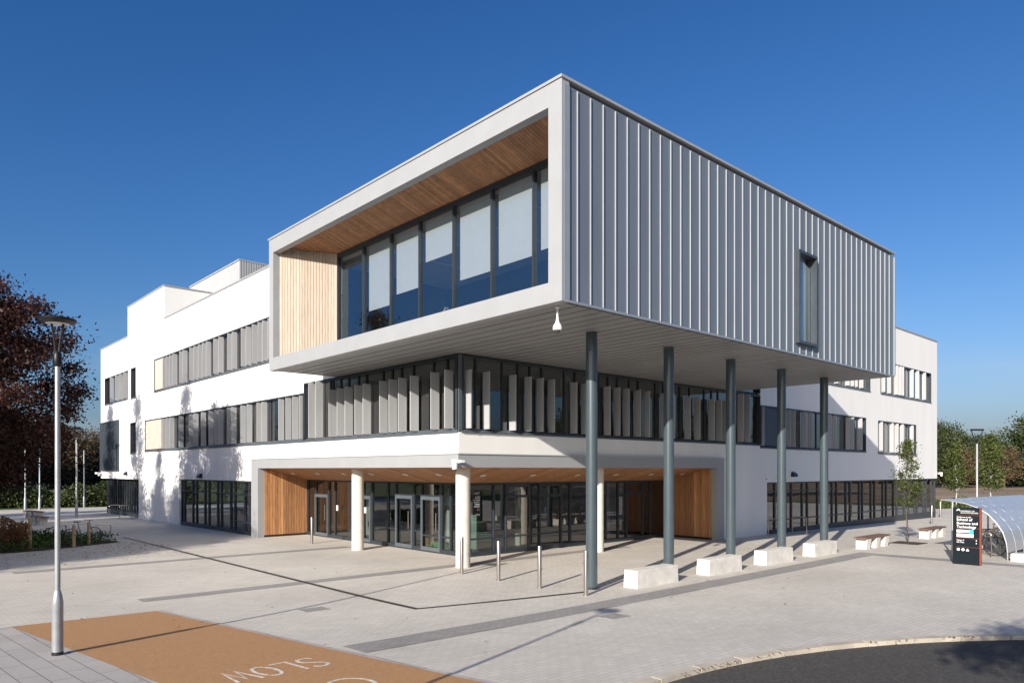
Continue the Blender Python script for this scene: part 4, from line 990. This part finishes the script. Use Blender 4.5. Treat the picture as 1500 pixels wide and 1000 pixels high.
# young street tree on the plaza
t = tree('young_tree', 'slim young tree with olive green leaves standing in the paving between the two benches', 'tree', column_shape(.62, 1.7, 4.35), 60, 3400, .045, 'lf_olive', .045, 2, .13, bark='bark', seed=5); t.location = (33.23, 11.28, gh(33, 11))
b = MB(); b.box(32.6, 33.86, 10.7, 11.86, gh(33, 11)-.02, gh(33, 11)+.012); tag(b.build('tree_pit', 'soil'), kind='structure')
# right background
yt = tree('young_tree', 'columnar young green tree with a thin pale trunk, left of the lamp on the right', 'tree', column_shape(.75, 1.9, 6.0), 60, 4200, .09, 'lf_olive', .07, 2, .30, bark='birch', seed=6, group='young trees beyond the forecourt'); yt.location = (72.0, 20.5, -.4)
dup(yt, (69.5, 17.2, -.4), 2, 'columnar young green tree with a pointed top, right of the lamp on the right', scale=1.08)
gt = tree('broadleaf_tree', 'big round dark green tree at the right edge', 'tree', ell(5.2, 5.0, 6.0, .3), 120, 16000, .19, 'lf_dark', .35, 3, .7, seed=8); gt.location = (172, 35.0, -.4); gt.scale = (1.35, 1.35, 1.28)
gt2 = dup(gt, (159.1, 47.6, -.4), 1.0, 'dark green tree directly beside the white corner of the building'); gt2.scale = (1.0, 1.0, 1.15)
dup(gt, (185, 47, -.4), 2.2, 'farther dark green tree standing behind the rust coloured one', scale=1.0)
dup(gt, (185, 25.0, -.4), 4.2, 'second dark green tree behind the big one at the right edge', scale=1.5)
rt = tree('rust_tree', 'rust red autumn tree behind the lamp on the right', 'tree', ell(3.0, 3.0, 3.9, .4), 60, 3600, .13, 'lf_rust', .18, 2, .55, seed=9); rt.location = (156, 43, -.4); rt.scale = (1.3,)*3
dup(rt, (165.3, 45.6, -.4), 2.0, 'thin rust coloured tree between the dark tree and the columnar tree', scale=1.1)
dup(rt, (160, 37.5, -.4), 1.2, 'thin rust coloured tree left of the big green tree', scale=1.2)
# far hedge mass on the right
def mass(name, P0, P1, width, hgt, n, leaf, m, lab, seed, lump=3.0):
    global rnd; rnd = np.random.default_rng(seed)
    t = rnd.uniform(0, 1, n); base = np.array(P0)[None]*(1-t)[:, None]+np.array(P1)[None]*t[:, None]
    Lh = math.hypot(P1[0]-P0[0], P1[1]-P0[1]); ph = t*Lh/lump
    hm = hgt*(.72+.16*np.sin(ph*2.1)+.12*np.sin(ph*5.3+1)); off = rnd.uniform(-1, 1, n); d = np.array([-(P1[1]-P0[1]), P1[0]-P0[0]])/Lh
    z = hm*(rnd.uniform(0, 1, n)**.7)*np.sqrt(np.clip(1-off**2*.8, 0, 1)); C = np.stack([base[:, 0]+d[0]*off*width, base[:, 1]+d[1]*off*width, z+base[:, 2]], 1)
    me = leaf_mesh(name, C, leaf, m); o = bpy.data.objects.new(name, me); col.objects.link(o); tag(o, lab, 'vegetation', kind='stuff'); return o
mass('far_hedge', (192, -50, -.6), (195, 95, -.6), 8, 5.0, 20000, .5, 'lf_hedge', 'low brown green hedge along the far side of the ploughed field', 21)
mass('shrub_border', (62, 27, -.5), (76, 19.5, -.5), 1.6, 1.3, 7000, .10, 'lf_olive', 'low green shrubs beyond the far right corner of the building', 22, 1.4)
# left background hedgerow
mass('hedge_bank', (2, 80, -.3), (26, 72, -.3), 2.2, 2.6, 26000, .13, 'lf_dark', 'green hedge along the far path left of the building', 23, 2.2)
ht = tree('hedgerow_tree', 'brown half bare hedgerow tree behind the green hedge left of the building', 'tree', ell(3.4, 3.1, 4.1, .33), 110, 11000, .12, 'lf_hedge', .16, 2, .55, seed=12, group='hedgerow trees left of the building')
ht.location = (21.0, 90.5, -.3)
for i, (x, y, s_) in enumerate([(18.2, 89, 1.05), (15.0, 86, 1.1), (12, 88, 1.15), (9.5, 84, 1.1), (6, 82, 1.1), (3, 80, 1.2), (-1, 76, 1.2), (20, 99, 1.1), (24, 92, .9), (27, 95, .9), (10, 96, 1.3), (0, 90, 1.4)]):
    dup(ht, (x, y, -.3), i*1.3, scale=s_)
# leafy small trees along the path whose shadows fall on the left wall
pt = tree('path_tree', 'leafy tree left of the frame shading the path and the white wall', 'tree', ell(1.9, 3.1, 5.6, .4), 120, 12000, .085, 'lf_autumn', .11, 2.2, .38, bark='bark', seed=14, group='trees along the left path')
ps_ = [(-9, 43.5, 1.35), (-8, 50, 1.35), (-12, 55, 1.4), (-3.5, 38.5, 1.05), (-4.5, 30.6, .9), (-13, 24.6, 1.3), (-17, 22.8, 1.45), (-6.5, 33.2, 1.22), (-7.0, 36.5, 1.25), (-12, 31.5, 1.45), (-13, 38, 1.5), (-9, 28.3, 1.2), (-10, 25.4, 1.05), (-16, 33, 1.4), (-6, 41, 1.2)]
for i, (x, y, s_) in enumerate(ps_):
    q = pt if i == 0 else dup(pt, (0, 0, 0))
    q.location = GR(x, y); q.scale = (s_,)*3; q.rotation_euler = (0, 0, i*1.1)
bk = tree('path_tree', 'tall narrow leafy tree left of the frame whose shadow climbs the white wall', 'tree', column_shape(2.7, 3.0, 12.6), 120, 12000, .085, 'lf_autumn', .10, 3, .42, bark='birch', seed=16, group='narrow trees along the left path')
bk.location = GR(1.6, 37.9)
for x, y, s_ in ((1.0, 47.4, 1.03), (0.6, 54.2, 1.04), (1.5, 42.8, .72)): dup(bk, GR(x, y), y, scale=s_)
# trees behind the camera: one throws the leafy shadow on the road, the others are reflected in the glass
bt = tree('broadleaf_tree', 'spreading tree behind the camera whose shadow falls on the road at the bottom right', 'tree', ell(2.1, .8, 6.5, .4), 46, 6500, .10, 'lf_green', .16, 3, .30, seed=15); bt.location = (-1.7, -4.0, .3)
for i, (x, y, s_) in enumerate([(-34, 20, 1.3), (-30, 34, 1.6), (-36, 48, 1.4), (-26, 8, 1.1), (-28, 62, 1.6), (20, -34, 1.2), (36, -30, 1.3), (52, -34, 1.2), (68, -26, 1.3), (84, -18, 1.2), (6, -36, 1.3), (-14, -26, 1.3)]):
    dup(gt, (x, y, -.2), i*1.7, 'broadleaf tree standing outside the frame and mirrored in the windows', 'trees outside the frame', .8*s_)
mass('reflected_hedge', (-24, -14, -.2), (-24, 75, -.2), 2.5, 6.5, 26000, .22, 'lf_dark', 'tall dark hedge outside the frame mirrored in the ground floor glass', 24, 2.5)
# bed planting, hedge, fallen leaves
def scatter(name, polytest, box, n, zr, leaf, m, lab, seed, dens=None):
    global rnd; rnd = np.random.default_rng(seed); P_ = []
    while len(P_) < n:
        x = rnd.uniform(box[0], box[1]); y = rnd.uniform(box[2], box[3])
        if polytest(x, y): P_.append((x, y, gh(x, y)+zr(x, y)))
    me = leaf_mesh(name, np.array(P_), leaf, m); o = bpy.data.objects.new(name, me); col.objects.link(o); tag(o, lab, 'vegetation', kind='stuff'); return o
def inpoly(px, py, poly=bed):
    c = False
    for k in range(len(poly)):
        (x0, y0), (x1, y1) = poly[k], poly[k-1]
        if (y0 > py) != (y1 > py) and px < (x1-x0)*(py-y0)/(y1-y0)+x0: c = not c
    return c
rr_ = random.Random(4)
scatter('ground_cover', inpoly, (-4, 8.5, 31.5, 46), 26000, lambda x, y: .03+(rr_.random()**.8)*(.34+.12*math.sin(x*3.1)*math.sin(y*2.3)), .055, 'lf_bed', 'low green ground cover in the planting bed at the left', 31)
scatter('brown_hedge', lambda x, y: 1.6 < x < 4.9 and 33.0 < y < 34.9, (0, 5, 32, 36), 6500, lambda x, y: rr_.random()**.8*(1.15+.15*math.sin(x*5)), .055, 'lf_dry', 'dry brown beech hedge plants at the left edge of the bed', 32)
def flat_leaves(name, n, f, lab, seed, m='lf_dry', size=.05):
    r = random.Random(seed); b = MB()
    for _ in range(n):
        x, y = f(r); z = gh(x, y)+.018; a = r.uniform(0, 6.28); s_ = size*r.uniform(.5, 1.3); c, s2 = math.cos(a)*s_, math.sin(a)*s_
        b.quad((x-c, y-s2, z), (x+s2*.5, y-c*.5, z+r.uniform(0, .02)), (x+c, y+s2, z+r.uniform(0, .015)), (x-s2*.5, y+c*.5, z+r.uniform(0, .02)))
    tag(b.build(name, m), lab, 'leaves', kind='stuff')
flat_leaves('fallen_leaves', 900, lambda r: (r.uniform(-3, 9.5), r.triangular(26.5, 35, 31.5)), 'fallen brown leaves scattered on the shaded paving by the bed', 41)
flat_leaves('fallen_leaves', 110, lambda r: (r.uniform(3, 26), r.uniform(7, 25)) , 'single fallen leaves on the open paving', 42, size=.035)
flat_leaves('fallen_leaves', 80, lambda r: (lambda a, q: arc_pt(a, road_r-.10-q))(r.choice([1.50, 1.38, 1.12, .98])+r.gauss(0, .035), abs(r.gauss(0, .09))), 'brown leaf litter gathered along the kerb', 43, size=.03)
# inspection covers
for (x, y, lb) in ((11.6, 9.6, 'small square steel inspection cover in the open paving before the nearest steel column'), (7.4, 14.6, 'square inspection cover in the paving beyond the ochre crossing')):
    b = MB(); z = gh(x, y); b.hexa([(x+i_-.3+.3, y+j_, gh(x, y)-.02) for i_, j_ in ((-.3, -.22), (.3, -.22), (.3, .22), (-.3, .22))], [(x+i_, y+j_, gh(x+i_, y+j_)+.008) for i_, j_ in ((-.3, -.22), (.3, -.22), (.3, .22), (-.3, .22))])
    tag(b.build('inspection_cover', 'pave_dark'), lb, 'inspection cover')

# ---------------------------------------------------------------- light, sky, camera
SUN_AZ = R(19.5); SUN_EL = R(21.5)      # shadows run toward +X turned 19.5 deg to +Y
ld = Vector((math.cos(SUN_AZ)*math.cos(SUN_EL), math.sin(SUN_AZ)*math.cos(SUN_EL), -math.sin(SUN_EL)))
sl = bpy.data.lights.new('sun', 'SUN'); sl.energy = 4.5; sl.angle = R(.53); sl.color = (1.0, .93, .83)
so = bpy.data.objects.new('sun', sl); col.objects.link(so); so.rotation_euler = ld.to_track_quat('-Z', 'Y').to_euler()
W = bpy.data.worlds.new('World'); S.world = W; W.use_nodes = True; nt = W.node_tree
bg = nt.nodes['Background']; sky = nt.nodes.new('ShaderNodeTexSky'); sky.sky_type = 'NISHITA'; sky.sun_disc = False
sky.sun_elevation = SUN_EL
# sun sits at direction -ld ; sky rotation is measured clockwise from +Y
sky.sun_rotation = math.atan2(-ld.x, -ld.y)
sky.air_density = 1.0; sky.dust_density = 2.0; sky.ozone_density = 2.0; sky.altitude = 0
hs_ = nt.nodes.new('ShaderNodeHueSaturation'); hs_.inputs['Saturation'].default_value = 1.0; hs_.inputs['Value'].default_value = 1.0
tn = nt.nodes.new('ShaderNodeVectorMath'); tn.operation = 'MULTIPLY'; tn.inputs[1].default_value = (.40, .59, .83)
nt.links.new(sky.outputs[0], tn.inputs[0]); sp = nt.nodes.new('ShaderNodeSeparateXYZ'); cb = nt.nodes.new('ShaderNodeCombineXYZ'); nt.links.new(tn.outputs[0], sp.inputs[0])
K = .143   # deeper, more saturated zenith: a gentle power curve per channel
for i, (a_, g_) in enumerate(((4.66, 1.75), (1.553, 1.28), (1.21, 1.08))):
    m1 = nt.nodes.new('ShaderNodeMath'); m1.operation = 'POWER'; m1.inputs[1].default_value = g_; nt.links.new(sp.outputs[i], m1.inputs[0])
    m2 = nt.nodes.new('ShaderNodeMath'); m2.operation = 'MULTIPLY'; m2.inputs[1].default_value = a_*K**(g_-1); nt.links.new(m1.outputs[0], m2.inputs[0]); m3 = nt.nodes.new('ShaderNodeMath'); m3.operation = 'MINIMUM'; m3.inputs[1].default_value = (1.35, 1.5, 1.6)[i]/K; nt.links.new(m2.outputs[0], m3.inputs[0]); nt.links.new(m3.outputs[0], cb.inputs[i])
# brightening toward the sun's side, added to the sky to lift the shaded surfaces
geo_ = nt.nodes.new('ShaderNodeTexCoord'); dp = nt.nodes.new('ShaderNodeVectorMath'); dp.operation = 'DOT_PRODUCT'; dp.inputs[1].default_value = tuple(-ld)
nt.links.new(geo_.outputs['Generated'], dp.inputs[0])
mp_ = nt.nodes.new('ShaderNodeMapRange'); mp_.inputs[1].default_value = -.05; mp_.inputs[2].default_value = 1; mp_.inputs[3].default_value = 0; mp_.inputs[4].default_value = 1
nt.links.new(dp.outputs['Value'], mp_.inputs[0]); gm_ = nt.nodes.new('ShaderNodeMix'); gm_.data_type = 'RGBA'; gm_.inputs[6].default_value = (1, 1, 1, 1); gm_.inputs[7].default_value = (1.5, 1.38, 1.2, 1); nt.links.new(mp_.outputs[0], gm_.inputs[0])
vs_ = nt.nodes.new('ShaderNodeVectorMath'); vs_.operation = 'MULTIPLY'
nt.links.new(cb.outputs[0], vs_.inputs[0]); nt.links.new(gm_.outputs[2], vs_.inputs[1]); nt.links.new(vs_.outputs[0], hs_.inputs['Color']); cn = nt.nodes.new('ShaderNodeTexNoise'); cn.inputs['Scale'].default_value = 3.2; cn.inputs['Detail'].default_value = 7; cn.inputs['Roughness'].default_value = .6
cm = nt.nodes.new('ShaderNodeMapping'); cm.inputs['Scale'].default_value = (1, 1, 5); cm.inputs['Location'].default_value = (1.7, .4, 0); nt.links.new(geo_.outputs['Generated'], cm.inputs[0]); nt.links.new(cm.outputs[0], cn.inputs['Vector'])
c1 = nt.nodes.new('ShaderNodeMapRange'); c1.inputs[1].default_value = .5; c1.inputs[2].default_value = .8; c1.inputs[4].default_value = .5; nt.links.new(cn.outputs[0], c1.inputs[0])
sz = nt.nodes.new('ShaderNodeSeparateXYZ'); nt.links.new(geo_.outputs['Generated'], sz.inputs[0])
c2 = nt.nodes.new('ShaderNodeMapRange'); c2.inputs[1].default_value = .02; c2.inputs[2].default_value = .22; c2.inputs[3].default_value = 1; c2.inputs[4].default_value = 0; nt.links.new(sz.outputs[2], c2.inputs[0])
c3 = nt.nodes.new('ShaderNodeMath'); c3.operation = 'MULTIPLY'; nt.links.new(c1.outputs[0], c3.inputs[0]); nt.links.new(c2.outputs[0], c3.inputs[1])
c4_ = nt.nodes.new('ShaderNodeMix'); c4_.data_type = 'RGBA'; c4_.inputs[7].default_value = (.55/K, .62/K, .72/K, 1); nt.links.new(c3.outputs[0], c4_.inputs[0]); nt.links.new(hs_.outputs[0], c4_.inputs[6]); nt.links.new(c4_.outputs[2], bg.inputs[0]); bg.inputs[1].default_value = .085
cam = bpy.data.cameras.new('camera'); co = bpy.data.objects.new('camera', cam); col.objects.link(co); S.camera = co
co.location = (0, 0, H); fwd = Vector((1049/1558., 1049/1418.6, 0)); co.rotation_euler = fwd.to_track_quat('-Z', 'Y').to_euler()
cam.sensor_width = 36; cam.lens = 1049/1500*36; cam.shift_y = 188/1500; cam.clip_end = 8000; cam.clip_start = .1
S.view_settings.view_transform = 'Standard'; S.view_settings.look = 'None'; S.view_settings.gamma = 1; S.view_settings.exposure = .75
S.render.engine = 'CYCLES'; S.cycles.max_bounces = 8; S.cycles.transparent_max_bounces = 24; S.cycles.use_denoising = True
S.cycles.sample_clamp_indirect = 6
